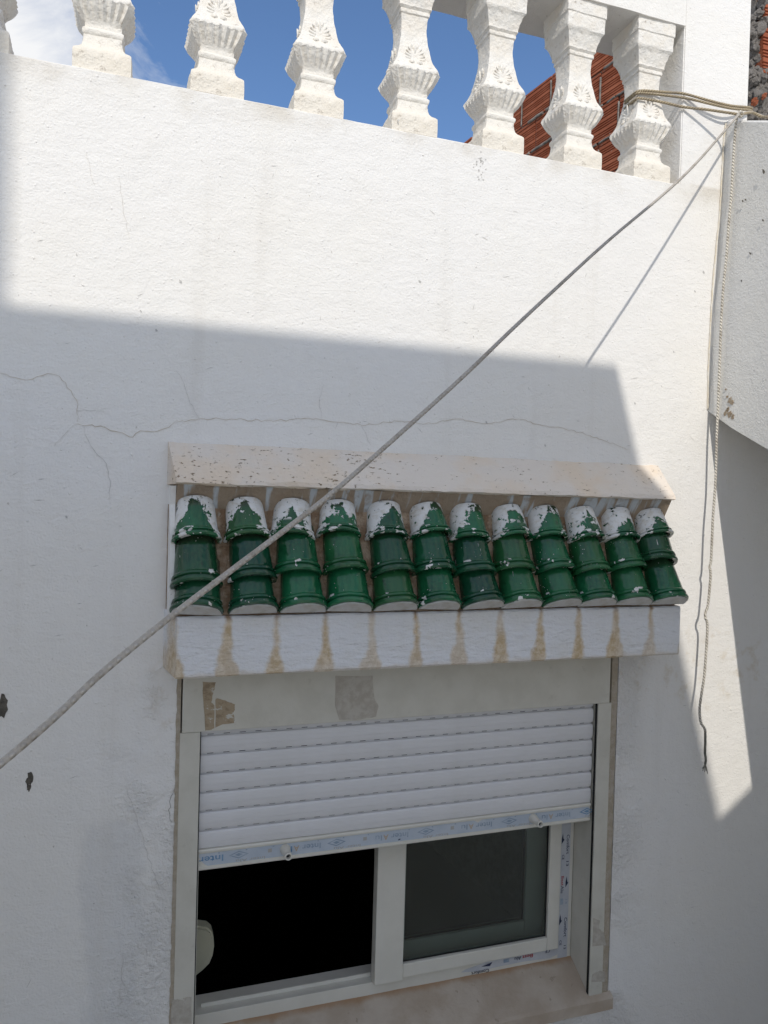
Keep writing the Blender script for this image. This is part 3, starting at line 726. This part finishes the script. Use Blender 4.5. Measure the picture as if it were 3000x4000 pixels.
# protective film strips with printing
def text_bm(txt, size, tw=None, sx=1.0):
    cu = bpy.data.curves.new('t', 'FONT'); cu.body = txt; cu.size = size; cu.align_x = 'CENTER'; cu.align_y = 'CENTER'
    cu.resolution_u = 3; cu.offset = size*0.012
    o = bpy.data.objects.new('t', cu); COL.objects.link(o); bpy.context.view_layer.update()
    dg = bpy.context.evaluated_depsgraph_get(); me = bpy.data.meshes.new_from_object(o.evaluated_get(dg))
    vs_ = [v.co.copy() for v in me.vertices]; fs_ = [list(p.vertices) for p in me.polygons]
    bpy.data.objects.remove(o); bpy.data.curves.remove(cu); bpy.data.meshes.remove(me)
    xs_ = [v.x for v in vs_]; w0 = (max(xs_)-min(xs_)) or 1; cx = (max(xs_)+min(xs_))/2
    kx = (tw/w0) if tw else sx
    return [((v.x-cx)*kx, v.y) for v in vs_], fs_
def print_on(name, txt, size, tw, cx, cz, Y, rot, mat, par, root):
    v2, fs_ = text_bm(txt, size, tw); ca, sa = math.cos(rot), math.sin(rot)
    me = bpy.data.meshes.new(name); me.from_pydata([(cx+x*ca-y*sa, Y, cz+x*sa+y*ca) for x, y in v2], [], fs_)
    return hang(obj(name, me, mat), par, root)
def poly_on(name, polys, Y, mat, par, root):
    bm = bmesh.new()
    for pl_ in polys: bm.faces.new([bm.verts.new((x, Y, z)) for x, z in pl_])
    return hang(obj(name, bm, mat), par, root)
flm = bx('film', 1.4925, 1.5305, FY-0.0009, FY-0.0002, -1.622, -0.70, 'film_grey', win)
FT = FY-0.0013
zpos = lambda py: W(2200, py, FY).z
xl, xr = 1.502, 1.520
DN = -math.pi/2
for py, tx, wid, ht, xx, mt in ((3300, 'Comfort', 0.070, 0.017, xr, 'ink_navy'), (3440, 'Best', 0.034, 0.016, xl, 'ink_red'), (3473, 'Alu', 0.026, 0.016, xl, 'ink_navy'), (3348, 'CE', 0.018, 0.012, xl, 'ink_navy'), (3622, 'Comfort', 0.070, 0.017, xr, 'ink_navy'), (3680, 'CE', 0.018, 0.012, xl, 'ink_navy'), (3700, '13', 0.014, 0.012, xr, 'ink_navy'), (3522, '13', 0.016, 0.013, xr, 'ink_blue'), (3375, '13', 0.018, 0.014, xr, 'ink_navy')):
    print_on('lettering', tx, ht, wid, xx, zpos(py), FT, DN, mt, flm, win)
def arrow(cx, cz, h, w): return [[(cx-w/2, cz-h/2), (cx+w/2, cz-h*0.12), (cx+w*0.15, cz), (cx-w*0.1, cz+h/2), (cx-w/2, cz)]]
for py, xx in ((3275, xl-0.002), (3445, xr+0.001), (3590, xl-0.002)): poly_on('mark', arrow(xx, zpos(py), 0.040, 0.011), FT, 'ink_navy', flm, win)
for py, xx in ((3520, xl),): poly_on('mark', [[(xx-.006, zpos(py)-.011), (xx+.006, zpos(py)-.011), (xx+.006, zpos(py)+.011), (xx-.006, zpos(py)+.011)]], FT, 'ink_blue', flm, win)
# film peeling off the bottom bar
bm = bmesh.new()
fp = [W(px, py, FY) for px, py in A_([(745, 1300), (690, 1245), (0, 1400), (-140, 1440), (-420, 1540), (-470, 1575), (-250, 1560), (0, 1500), (300, 1440), (620, 1400), (750, 1335)], 1950, 3300, .3165)]
f = bm.faces.new([bm.verts.new((p.x, FY-0.0006, p.z)) for p in fp]); e = bmesh.ops.extrude_face_region(bm, geom=[f])
for v in e['geom']:
    if isinstance(v, bmesh.types.BMVert): v.co.y += 0.0005
flb = local(obj('film', bm, 'film_grey'), win)
def at(px, py): p = W(px, py, FY); return p.x, p.z
for (px, py), tx, wid, ht, mt in (((2060, 3734), 'Best', 0.042, 0.017, 'ink_red'), ((2022, 3742), 'Alu', 0.026, 0.017, 'ink_navy'), ((2138, 3714), 'CE', 0.02, 0.014, 'ink_navy'), ((1875, 3795), 'Comfort', 0.068, 0.016, 'ink_navy')):
    a, b = at(px, py); print_on('lettering', tx, ht, wid, a, b, FT-.0006, math.pi+0.0, mt, flb, win)
for px, py in ((1977, 3752),):
    a, b = at(px, py); poly_on('mark', [[(a-.011, b-.006), (a+.011, b-.006), (a+.011, b+.006), (a-.011, b+.006)]], FT-.0006, 'ink_blue', flb, win)
a, b = at(1900, 3768); poly_on('mark', [[(a-.02, b-.003), (a+.022, b+.006), (a+.012, b-.006)]], FT-.0006, 'ink_navy', flb, win)

# ------------------------------------------------------------------ sill
bm = bmesh.new()
prism(bm, [(0.118, -1.622), (-0.012, -1.697), (-0.020, -1.704), (-0.020, -1.742), (0.235, -1.742), (0.235, -1.622)], 0.13, 1.632, 60, 0.0012)
sill = obj('window_sill', bm, 'sill', label='beige stone sill sloping out below the window', cat='window sill')

# ------------------------------------------------------------------ roller shutter
sh = empty('roller_shutter', (0.88, 0.02, -1.09), 'half lowered pale grey plastic roller shutter with printed film on its bottom bar', 'roller shutter')
SHX0, SHX1, SY = 0.2165, 1.5385, 0.018
def slat_mesh(h):
    bm = bmesh.new()
    pr_ = [(0.012, 0.0), (0.0012, 0.0005), (-0.0002, 0.003), (-0.0020, 0.011), (-0.0030, 0.0185), (-0.0022, 0.0190), (-0.0030, 0.0195), (-0.0034, 0.027), (-0.0030, 0.0345), (-0.0022, 0.035), (-0.0030, 0.0355), (-0.0018, 0.044), (0.0012, h-0.0066), (0.0085, h-0.0052), (0.0085, h), (0.012, h)]
    prism(bm, pr_, 0, SHX1-SHX0)
    # dark quads on the hook strip stand for the shade inside the light slots
    x = 0.02; per = 0.0465
    while x < SHX1-SHX0-0.03:
        y = 0.0080
        bm.faces.new([bm.verts.new(v) for v in ((x, y, h-0.0036), (x+0.018, y, h-0.0036), (x+0.018, y, h-0.0018), (x, y, h-0.0018))]).material_index = 1; x += per
    me = bpy.data.meshes.new('slat'); bm.to_mesh(me); bm.free(); me.materials.append(M['slat']); me.materials.append(M['slot']); return me
SLH = 0.0556; sme = slat_mesh(SLH); BT = -1.026
for i in range(8):
    o = obj('slat', sme, parent=sh); o.location = Vector((SHX0, SY, BT+SLH*i))-sh.location
bar = obj('bottom_bar', None, parent=sh)
def bpart(name, bm, mat):
    for v in bm.verts: v.co -= sh.location
    return obj(name, bm, mat, parent=bar)
bm = bmesh.new(); prism(bm, [(0.012, -1.0875), (-0.003, -1.0875), (-0.005, -1.085), (-0.005, -1.077), (-0.003, -1.076), (-0.003, -1.0375), (-0.0065, -1.036), (-0.0075, -1.031), (-0.0055, -1.0265), (0.012, -1.0265)], SHX0+0.001, SHX1-0.001)
for v in bm.verts: v.co.y += SY
bpart('bar_profile', bm, 'frame_clean')
bm = bmesh.new(); fy = SY-0.0036
vs_ = [(SHX0+0.003, -1.048), (SHX0+0.003, -1.039), (1.095, -1.0385), (1.11, -1.047), (1.125, -1.0385), (SHX1-0.008, -1.0385), (SHX1-0.004, -1.045), (SHX1-0.004, -1.075), (SHX0+0.028, -1.0755), (SHX0+0.019, -1.070), (SHX0+0.012, -1.062)]
f = bm.faces.new([bm.verts.new((x, fy, z)) for x, z in vs_]); e = bmesh.ops.extrude_face_region(bm, geom=[f])
for v in e['geom']:
    if isinstance(v, bmesh.types.BMVert): v.co.y += 0.0005
bpart('film', bm, 'film_blue')
TY = fy-0.0004
def bprint(tx, ht, wid, cx, cz, mt, rot=math.pi):
    v2, fs_ = text_bm(tx, ht, wid); ca, sa = math.cos(rot), math.sin(rot); me = bpy.data.meshes.new('lettering')
    me.from_pydata([Vector((cx+x*ca-y*sa, TY, cz+x*sa+y*ca))-sh.location for x, y in v2], [], fs_); obj('lettering', me, mt, parent=bar)
def bpoly(polys, mt):
    bm = bmesh.new()
    for p in polys: bm.faces.new([bm.verts.new((x, TY, z)) for x, z in p])
    bpart('mark', bm, mt)
def bx_at(px, py): p = W(px, py, SY); return p.x, p.z
txt_px = [(820, 3352), (1180, 3308), (1527, 3264), (1858, 3220), (2168, 3176)]
for i, (px, py) in enumerate(txt_px):
    cx, cz = bx_at(px, py); cz = -1.056
    mt = 'ink_sky' if i == 0 else 'ink_blue'
    # upside down: reads from right to left
    if i == 0: bprint('Inter', 0.026, 0.070, cx+0.003, cz, mt)
    else:
        bprint('Inter', 0.024, 0.058, cx+0.028, cz, mt); bprint('A', 0.024, 0.017, cx-0.018, cz, 'ink_tan'); bprint('lu', 0.024, 0.022, cx-0.042, cz, mt if i != 1 else 'ink_sky')
for i, (px, py) in enumerate([(932, 3338), (1313, 3288), (1662, 3242), (1987, 3200), (2290, 3163)]):
    cx, cz = bx_at(px, py); cz = -1.054; w, h_ = 0.030, 0.0115
    mt = 'ink_sky' if i == 4 else 'ink_blue'
    P = [(cx-w, cz), (cx, cz+h_), (cx+w, cz), (cx, cz-h_)]; Q = [(cx+(x-cx)*.74, cz+(z-cz)*.68) for x, z in P]
    bpoly([(P[j], P[(j+1) % 4], Q[(j+1) % 4], Q[j]) for j in range(4)]+[[(cx+(x-cx)*.4, cz+(z-cz)*.42) for x, z in P]], mt)
    bprint('Inter Alu', 0.011, 0.085, cx+0.035, -1.0715, 'ink_pale')
    cx2 = cx+0.092; bpoly([[(cx2-.006, cz-.005), (cx2+.006, cz-.005), (cx2+.006, cz+.006), (cx2-.006, cz+.006)]], 'ink_pale')
    for q in (-0.06, 0.02, 0.10):
        if SHX0+.01 < cx+q < SHX1-.01: bpoly([[(cx+q, -1.0405), (cx+q+.005, -1.0405), (cx+q+.005, -1.0435), (cx+q, -1.0435)]], 'ink_blue')
cx, cz = bx_at(1558, 3277); bpoly([[(cx-.004, -1.072), (cx+.004, -1.0705), (cx+.004, -1.067), (cx-.003, -1.068)]], 'ink_navy')
# stoppers
for px, py in ((1112, 3322), (2078, 3200)):
    p = W(px, py, SY); bm = bmesh.new(); n = 20; pr_ = []
    prf = [(0.0, 0.0150), (-0.006, 0.0155), (-0.036, 0.0105), (-0.046, 0.0092), (-0.049, 0.0112), (-0.056, 0.0112), (-0.0565, 0.0075), (-0.045, 0.0065)]
    for yy, r_ in prf:
        pr_.append([bm.verts.new((p.x+math.cos(2*math.pi*j/n)*r_, SY-0.003+yy*0.95, -1.054+math.sin(2*math.pi*j/n)*r_)) for j in range(n)])
    for a, b in zip(pr_[:-1], pr_[1:]):
        for j in range(n): bm.faces.new((a[j], a[(j+1) % n], b[(j+1) % n], b[j]))
    bm.faces.new(pr_[-1]).material_index = 1
    bmesh.ops.recalc_face_normals(bm, faces=bm.faces)
    for v in bm.verts: v.co -= sh.location
    me = bpy.data.meshes.new('stopper'); bm.to_mesh(me); bm.free(); smooth(me, 45); me.materials.append(M['frame_clean']); me.materials.append(M['slot']); obj('stopper', me, parent=sh)

# ------------------------------------------------------------------ room behind the window
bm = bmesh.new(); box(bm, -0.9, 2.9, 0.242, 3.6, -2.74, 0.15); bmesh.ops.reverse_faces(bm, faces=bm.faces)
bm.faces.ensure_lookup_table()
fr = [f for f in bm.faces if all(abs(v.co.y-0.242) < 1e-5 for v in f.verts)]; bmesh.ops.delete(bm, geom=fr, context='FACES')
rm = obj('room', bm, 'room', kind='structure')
# cream rounded panel just inside
bm = bmesh.new(); Yp = 0.30
pp = [W(px, py, Yp) for px, py in A_([(150, 380), (200, 352), (320, 335), (440, 352), (490, 395), (512, 470), (517, 560), (500, 660), (465, 745), (390, 820), (290, 900), (180, 950), (150, 700)], 650, 3500, .3617)]
f = bm.faces.new([bm.verts.new(p) for p in pp]); e = bmesh.ops.extrude_face_region(bm, geom=[f])
ev = [v for v in e['geom'] if isinstance(v, bmesh.types.BMVert)]
for v in ev: v.co.y += 0.035; v.co.z += 0.012
bmesh.ops.recalc_face_normals(bm, faces=bm.faces)
bmesh.ops.bevel(bm, geom=[e_ for e_ in bm.edges if abs(e_.verts[0].co.y-e_.verts[1].co.y) < .001], offset=0.006, segments=2, affect='EDGES')
obj('rounded_panel', bm, 'panel', label='cream rounded plastic panel just inside the dark room beside the window jamb', cat='panel')

# ------------------------------------------------------------------ staircase coming down beside the wall
st = empty('staircase', (2.0, 0, 0.35), 'grey-white staircase parapet descending from the wall beside the hanging rope', 'staircase')
def sx_(z): return 1.968+(z-0.354)/(1.399-0.354)*(2.004-1.968)
def stair_slab():
    bm = bmesh.new(); n = 26; LN = 3.1
    def sect(s):
        zt = 1.397-0.465*s; zb = 0.354-0.045*min(s/0.06, 1)*0.25-0.515*s
        return zt, zb
    rows = []
    for q in range(n+1):
        s = LN*q/n if q else 0.0
        zt, zb = sect(s)
        jit = lambda a: noise.noise(Vector((s*9, a, 1)))*0.003
        ring = []
        zz = [zb]+[zb+(zt-zb)*t for t in (.25, .5, .75)]+[zt-0.008]
        for z in zz: ring.append((sx_(z+0.48*s)+jit(z)*0.4, z+(jit(5) if z in (zb, zt-0.008) else 0)))
        ring += [(sx_(1.4)+0.010, zt), (sx_(1.4)+0.145, zt), (sx_(1.4)+0.145, zb+0.36), (3.15, zb+0.36), (3.15, zb)]
        rows.append([bm.verts.new((x, 0.004-s, z)) for x, z in ring])
    m = len(rows[0])
    for a, b in zip(rows[:-1], rows[1:]):
        for i in range(m): bm.faces.new((a[i], a[(i+1) % m], b[(i+1) % m], b[i]))
    bm.faces.new(rows[0]); bm.faces.new(rows[-1][::-1]); bmesh.ops.recalc_face_normals(bm, faces=bm.faces)
    return bm
local(obj('parapet', stair_slab(), 'stair'), st)
for i in range(11):
    s = 0.14+0.27*i; zb = 0.354-0.515*s
    bx('step', 2.151, 3.149, -s-0.27, -s, zb+0.20, zb+0.50, 'stair', st)
# ochre ridge of paint where the stair meets the wall
pts = [W(px, py, -0.003) for px, py in ((2836, 478), (2826, 560), (2819, 700), (2810, 850), (2798, 960), (2790, 1040), (2782, 1150), (2775, 1280), (2768, 1420), (2766, 1520), (2764, 1600))]
bm = bmesh.new(); pts = resample(pts, 0.008)
pts = [p+Vector((noise.noise(p*60)*0.0022, noise.noise(p*45+Vector((3, 1, 2)))*0.0015, 0)) for p in pts]
tube(bm, pts, 0.0026, 6); local(obj('paint_ridge', bm, 'ochre'), st)
PXW = lambda px, py: WX(px, py, 1.982)
rb = ribbon('crack', A_([(745, 1165), (850, 1150), (985, 1130), (1080, 1105), (1200, 1080), (1382, 1065)], 2500, 1000, .3618), 0.0028, 'crack_grey', None, plane=lambda a, b: WX(a, b, sx_(0.80)-0.001), seed=77); local(rb, st)
for i, (px, py, r_) in enumerate(((970, 1560, .010), (990, 1580, .008), (940, 1520, .004), (945, 1660, .006), (930, 1690, .010), (970, 1710, .010), (1000, 1740, .008), (925, 1440, .003), (955, 1640, .004))):
    q = (2500+px*.3618, 1000+py*.3618); o = flake('bare_patch', q, r_, 'rust', None, 200+i, 1.1, 0.3, plane=lambda a, b: WX(a, b, sx_(0.42)-0.002)); local(o, st)
for i, (px, py) in enumerate([(2983, 670), (2901, 785), (2912, 780), (2930, 990), (2897, 1097), (2950, 1230), (2925, 1560), (2980, 860)]):
    o = flake('chip', (px, py), 0.004 if i == 0 else 0.002, 'chip', None, 300+i, 2.4, -0.5, plane=lambda a, b: WX(a, b, sx_(0.9)-0.002)); local(o, st)

# ------------------------------------------------------------------ ropes
line_pts = [(1.974, -0.095, 1.366), (1.576, -0.310, 1.008), (1.14, -0.560, 0.672), (0.912, -0.710, 0.495), (0.732, -0.824, 0.352), (0.581, -0.915, 0.228), (0.395, -1.028, 0.0835), (0.275, -1.105, -0.005), (0.128, -1.205, -0.100), (0.059, -1.255, -0.144), (-0.021, -1.315, -0.199), (-0.112, -1.382, -0.270), (-0.40, -1.60, -0.46)]
cl = empty('clothesline', (1.97, -0.095, 1.37), 'taut grey braided clothesline tied to the balustrade and stretched past the tiled hood', 'rope')
rope('line', line_pts, 0.0040, 'rope', 0.013, 2, cl, amp=0.0, lobes=2, seg=12, step=0.004)
def strand(pix_y, rad, mat='rope_t', nm='wrap'):
    rope(nm, [W(px, py, Y) for px, py, Y in pix_y], rad, mat, 0.010, 2, cl, amp=0.14, lobes=3, step=0.004)
strand([(2440, 395, 0.115), (2455, 383, 0.08), (2485, 359, 0.032), (2492, 356, 0.028), (2520, 354, 0.028), (2600, 360, 0.016), (2671, 366, -0.006), (2760, 390, -0.03), (2850, 412, -0.035), (2928, 420, -0.012), (2936, 428, 0.02)], 0.0042)
strand([(2442, 405, 0.112), (2458, 388, 0.078), (2486, 366, 0.032), (2494, 363, 0.027), (2540, 366, 0.026), (2671, 382, -0.008), (2780, 407, -0.034), (2860, 424, -0.04), (2928, 430, -0.014), (2938, 438, 0.02)], 0.0042)
strand([(2440, 425, 0.112), (2458, 408, 0.078), (2484, 388, 0.030), (2494, 384, 0.024), (2530, 388, 0.022), (2600, 402, 0.012), (2671, 418, -0.008), (2760, 428, -0.04), (2850, 441, -0.075), (2888, 446, -0.095), (2930, 440, -0.07), (2950, 444, -0.06), (2975, 455, -0.075), (3010, 458, -0.11)], 0.0044)
strand([(2880, 448, -0.098), (2892, 436, -0.10), (2902, 448, -0.088), (2890, 456, -0.096), (2880, 446, -0.09)], 0.0045, 'rope_w', 'knot')
strand([(2890, 446, -0.085), (2930, 438, -0.05), (2960, 447, -0.055), (2985, 456, -0.08), (3020, 458, -0.12)], 0.0042, 'rope_w')
hr = [(2879, 462, 0), (2874, 490, .004), (2869, 560, .002), (2864, 640, 0), (2857, 760, 0), (2848, 860, 0), (2838, 1000, 0), (2826, 1120, 0), (2817, 1260, 0), (2812, 1400, 0), (2806, 1560, 0), (2800, 1700, 0), (2795, 1880, 0), (2785, 2020, 0), (2779, 2160, 0), (2776, 2200, 0), (2771, 2215, 0), (2776, 2240, 0), (2770, 2320, 0), (2764, 2370, 0), (2755, 2395, 0), (2756, 2415, 0), (2763, 2440, 0), (2760, 2520, 0), (2751, 2640, 0), (2742, 2700, 0), (2733, 2765, 0), (2735, 2810, 0), (2740, 2828, 0), (2752, 2845, 0), (2755, 2860, 0)]
tail = empty('hanging_rope', (1.95, -0.06, 0.4), 'loose white twisted rope hanging down beside the staircase parapet, frayed grey at its end', 'rope')
def hy(py): return -0.066 if py < 500 else -0.062
rope('cord', [W(px, py, hy(py)) for px, py, o_ in hr], 0.0042, 'rope_w', 0.011, 2, tail, amp=0.16, lobes=3, step=0.004)
rope('cord_end', [W(px, py, -0.062) for px, py in ((2755, 2858), (2755, 2900), (2754, 2940), (2757, 2970), (2754, 2985))], 0.0042, 'rope_end', 0.010, 2, tail, amp=0.12)
for a in ((2745, 3012), (2752, 3016), (2758, 3012), (2764, 3022), (2742, 3002)):
    rope('fray', [W(2754, 2982, -0.062), W((2754+a[0])/2, 2996, -0.064), W(*a, -0.060)], 0.0014, 'rope_end', 0.01, 2, tail, seg=5)

# ------------------------------------------------------------------ raw hollow-brick wall behind the balustrade
bw = empty('brick_wall', (2.6, 1.2, GZ), 'unrendered red hollow brick wall with smeared cement joints behind the balusters', 'brick wall')
dirv = Vector((-0.1255, 0.9921, 0)); nrm = Vector((-0.9921, -0.1255, 0))
org = Vector((2.55, 1.6, 0))-dirv*0.92
HB, LB, J = 0.195, 0.295, 0.013; TOPZ = 2.72
rotz = math.atan2(dirv.y, dirv.x)
def brick_mesh():
    bm = bmesh.new(); pr_ = [(0.06, 0.0), (0.0, 0.0)]
    z = 0.0
    gro = [0.016, 0.030, 0.044, 0.070, 0.084, 0.098, 0.124, 0.138, 0.152, 0.178]
    for g_ in gro: pr_ += [(0.0, g_-0.0038), (0.008, g_-0.002), (0.008, g_+0.002), (0.0, g_+0.0038)]
    pr_ += [(0.0, HB), (0.06, HB)]
    prism(bm, pr_, 0, LB)
    me = bpy.data.meshes.new('brick'); bm.to_mesh(me); bm.free(); me.materials.append(M['brick']); return me
brm = brick_mesh()
# local brick axes: X along the wall (away from camera), Y into the wall, Z up
Bm = Matrix((dirv, -nrm, Vector((0, 0, 1)))).transposed()
LEN = 3.6; rows = 9
for r_ in range(rows):
    z = TOPZ-(r_+1)*(HB+J)+J; off = (0 if r_ % 2 else -(LB+J)/2)
    s = off
    while s < LEN:
        rr = random.Random(r_*50+int(s*100)); s0 = max(s, 0); 
        if s0 == s:
            o = obj('brick', brm); p = org+dirv*s
            mt = Matrix.Translation(p+nrm*rr.uniform(-.004, .004)+Vector((0, 0, z))) @ Bm.to_4x4() @ Matrix.Rotation(R(rr.uniform(-.7, .7)), 4, 'Y')
            if (Bm.determinant() < 0): pass
            o.parent = bw; o.matrix_parent_inverse = Matrix.Translation(bw.location).inverted(); o.matrix_basis = mt
        s += LB+J
# cement core behind and between the bricks
bm = bmesh.new(); box(bm, 0.02, LEN, 0.010, 0.14, GZ, TOPZ-0.006)
for v in bm.verts: v.co = org*1+Vector(Bm @ v.co)
bmesh.ops.recalc_face_normals(bm, faces=bm.faces); local(obj('cement_core', bm, 'joint'), bw)
# cement squeezed out of the joints
bm = bmesh.new(); rr = random.Random(4)
for r_ in range(1, rows+1):
    z = TOPZ-r_*(HB+J)+J/2+0.0
    s = 0.05
    while s < LEN:
        ln = rr.uniform(0.05, 0.22)
        if rr.random() < 0.75:
            pts = [org+dirv*(s+q*0.015)+nrm*(0.002+0.003*noise.noise(Vector((s+q, r_, 0))))+Vector((0, 0, z+0.005*noise.noise(Vector((s*3+q*.3, r_, 5))))) for q in range(int(ln/0.015)+2)]
            tube(bm, pts, rr.uniform(0.006, 0.011), 6)
        s += ln+rr.uniform(0.0, 0.05)
    off = (0 if r_ % 2 == 0 else -(LB+J)/2); s = off-J/2
    while s < LEN:
        if s > 0.05 and rr.random() < 0.6:
            pts = [org+dirv*(s+0.003*noise.noise(Vector((q, s, 2))))+nrm*0.001+Vector((0, 0, z+0.01+q*0.02)) for q in range(9)]
            tube(bm, pts, rr.uniform(0.004, 0.008), 6)
        s += LB+J
local(obj('joint_smears', bm, 'joint', kind='stuff'), bw)
# broken toothed end of the wall, rubble and mortar lumps
ebm = bmesh.new(); box(ebm, -0.02, 0.25, 0.02, 0.5, GZ, 2.9)
for v in ebm.verts: v.co = org+Vector(Bm @ v.co)
rr = random.Random(21)
lumps = []
for s in range(6):
    bm = bmesh.new(); bmesh.ops.create_icosphere(bm, subdivisions=3, radius=1)
    for v in bm.verts:
        d_ = v.co.normalized(); q = d_*1.7+Vector((s*7.1, 0, 0)); cell = noise.cell_vector(d_*1.6+Vector((s*3, 1, 2)))
        v.co = d_*(0.8+0.35*noise.noise(q)+0.18*noise.noise(q*3)); v.co.x = round(v.co.x*4.5)/4.5*0.5+v.co.x*0.5
    me = bpy.data.meshes.new('mortar_lump'); bm.to_mesh(me); bm.free(); me.materials.append(M['rubble']); lumps.append(me)
ce = bx('cement_core', 2.60, 3.3, 0.50, 0.9, GZ, 3.0, 'joint'); local(ce, bw)
for i in range(70):
    px = rr.uniform(2925, 3015); py = rr.uniform(-30, 470)
    p = W(px, py, rr.uniform(0.47, 0.505)); o = obj('mortar_lump', rr.choice(lumps)); sc_ = rr.uniform(0.012, 0.034)
    o.parent = bw; o.location = p-bw.location; o.rotation_euler = (rr.uniform(0, 6), rr.uniform(0, 6), rr.uniform(0, 6)); o.scale = (sc_*rr.uniform(.8, 1.5), sc_, sc_*rr.uniform(.8, 1.5))
for px, py, rz in ((2982, 282, 0.05), (2990, 70, 0.0)):
    o = obj('brick', brm); p = W(px, py, 0.455); o.parent = bw; o.location = p-bw.location; o.rotation_euler = (0, R(-3), rz)
for px, py, sc_ in ((2945, 395, .016), (2952, 402, .013), (2985, 375, .014)):
    me = lumps[1].copy(); me.materials.clear(); me.materials.append(M['brick']); o = obj('brick_shard', me); o.parent = bw; o.location = W(px, py, 0.445)-bw.location; o.scale = (sc_*.7, sc_*.6, sc_*1.3); o.rotation_euler = (0.4, 0.5, 0)

# ------------------------------------------------------------------ unseen blockers and floor added out of view to shape the light
A1 = 3.2; TZ = -1.62
SLZ = 0.484+SZ*A1
e = empty('sun_blocker', (-0.9, -5.2, TZ), 'unseen flat white slab on square posts, added to shade the house wall', 'canopy')
bx('blocker_slab', -2.1, 0.767, -8.1, -A1, SLZ-0.2, SLZ, 'court', e, 0.004)  # added slab blocks the sun; open sides below let fill light through
for px_, py_ in ((-1.9, -3.45), (0.55, -3.45), (-1.9, -7.85), (0.55, -7.85)): bx('blocker_post', px_-0.12, px_+0.12, py_-0.12, py_+0.12, TZ-0.01, SLZ-0.199, 'court', e)
tw = bx('tall_sun_blocker', -2.2, -0.310-SX*5.65, -5.65, -5.5, TZ-0.01, 7.0, 'court')  # unseen upright added only for its shadow along the left edge
tw['label'] = 'unseen tall narrow white wall, added to shade the left edge of the house wall'; tw['category'] = 'wall'
tf = bx('terrace', -30, 30, -60, -2.42, GZ, TZ, 'ground', kind='structure')  # unseen floor behind the camera, added to bounce sunlight onto the wall
kb = bx('low_sun_blocker', -2.74, 3.16, -2.56, -2.425, TZ-0.01, TZ+0.14, 'court')  # added strip stops low sun from reaching the court floor
kb['label'] = 'unseen low white kerb, added to keep sun off the court floor'; kb['category'] = 'kerb'
bm = bmesh.new(); vv = []
for y in (-3.08, -2.98):
    for x, z in ((1.2, TZ-0.01), (1.9, TZ-0.01), (1.9, 1.66), (1.2, 1.155)): vv.append(bm.verts.new((x, y, z)))
bm.faces.new(vv[:4][::-1]); bm.faces.new(vv[4:])
for i in range(4): bm.faces.new((vv[i], vv[(i+1) % 4], vv[4+(i+1) % 4], vv[4+i]))
bmesh.ops.recalc_face_normals(bm, faces=bm.faces)  # unseen slanted blocker added to bound the sunlit wedge from below
obj('sloping_sun_blocker', bm, 'court', label='unseen short white wall with a sloping top, added to cast a slanted shadow edge', cat='wall')
bm = bmesh.new()
box(bm, 2.137, 3.148, -0.58, -0.45, GZ, 0.354-0.515*0.45-0.01)  # added out of view to darken the house wall under the stair
bmesh.ops.recalc_face_normals(bm, faces=bm.faces); local(obj('stair_shade_wall', bm, 'stair'), st)
lw = bx('left_shade_wall', -1.36, -1.22, -2.41, -0.003, GZ, 0.35, 'court')  # unseen wall added to cut fill light at the lower left
lw['label'] = 'unseen white wall on the left, added to darken the lower left of the house wall'; lw['category'] = 'wall'
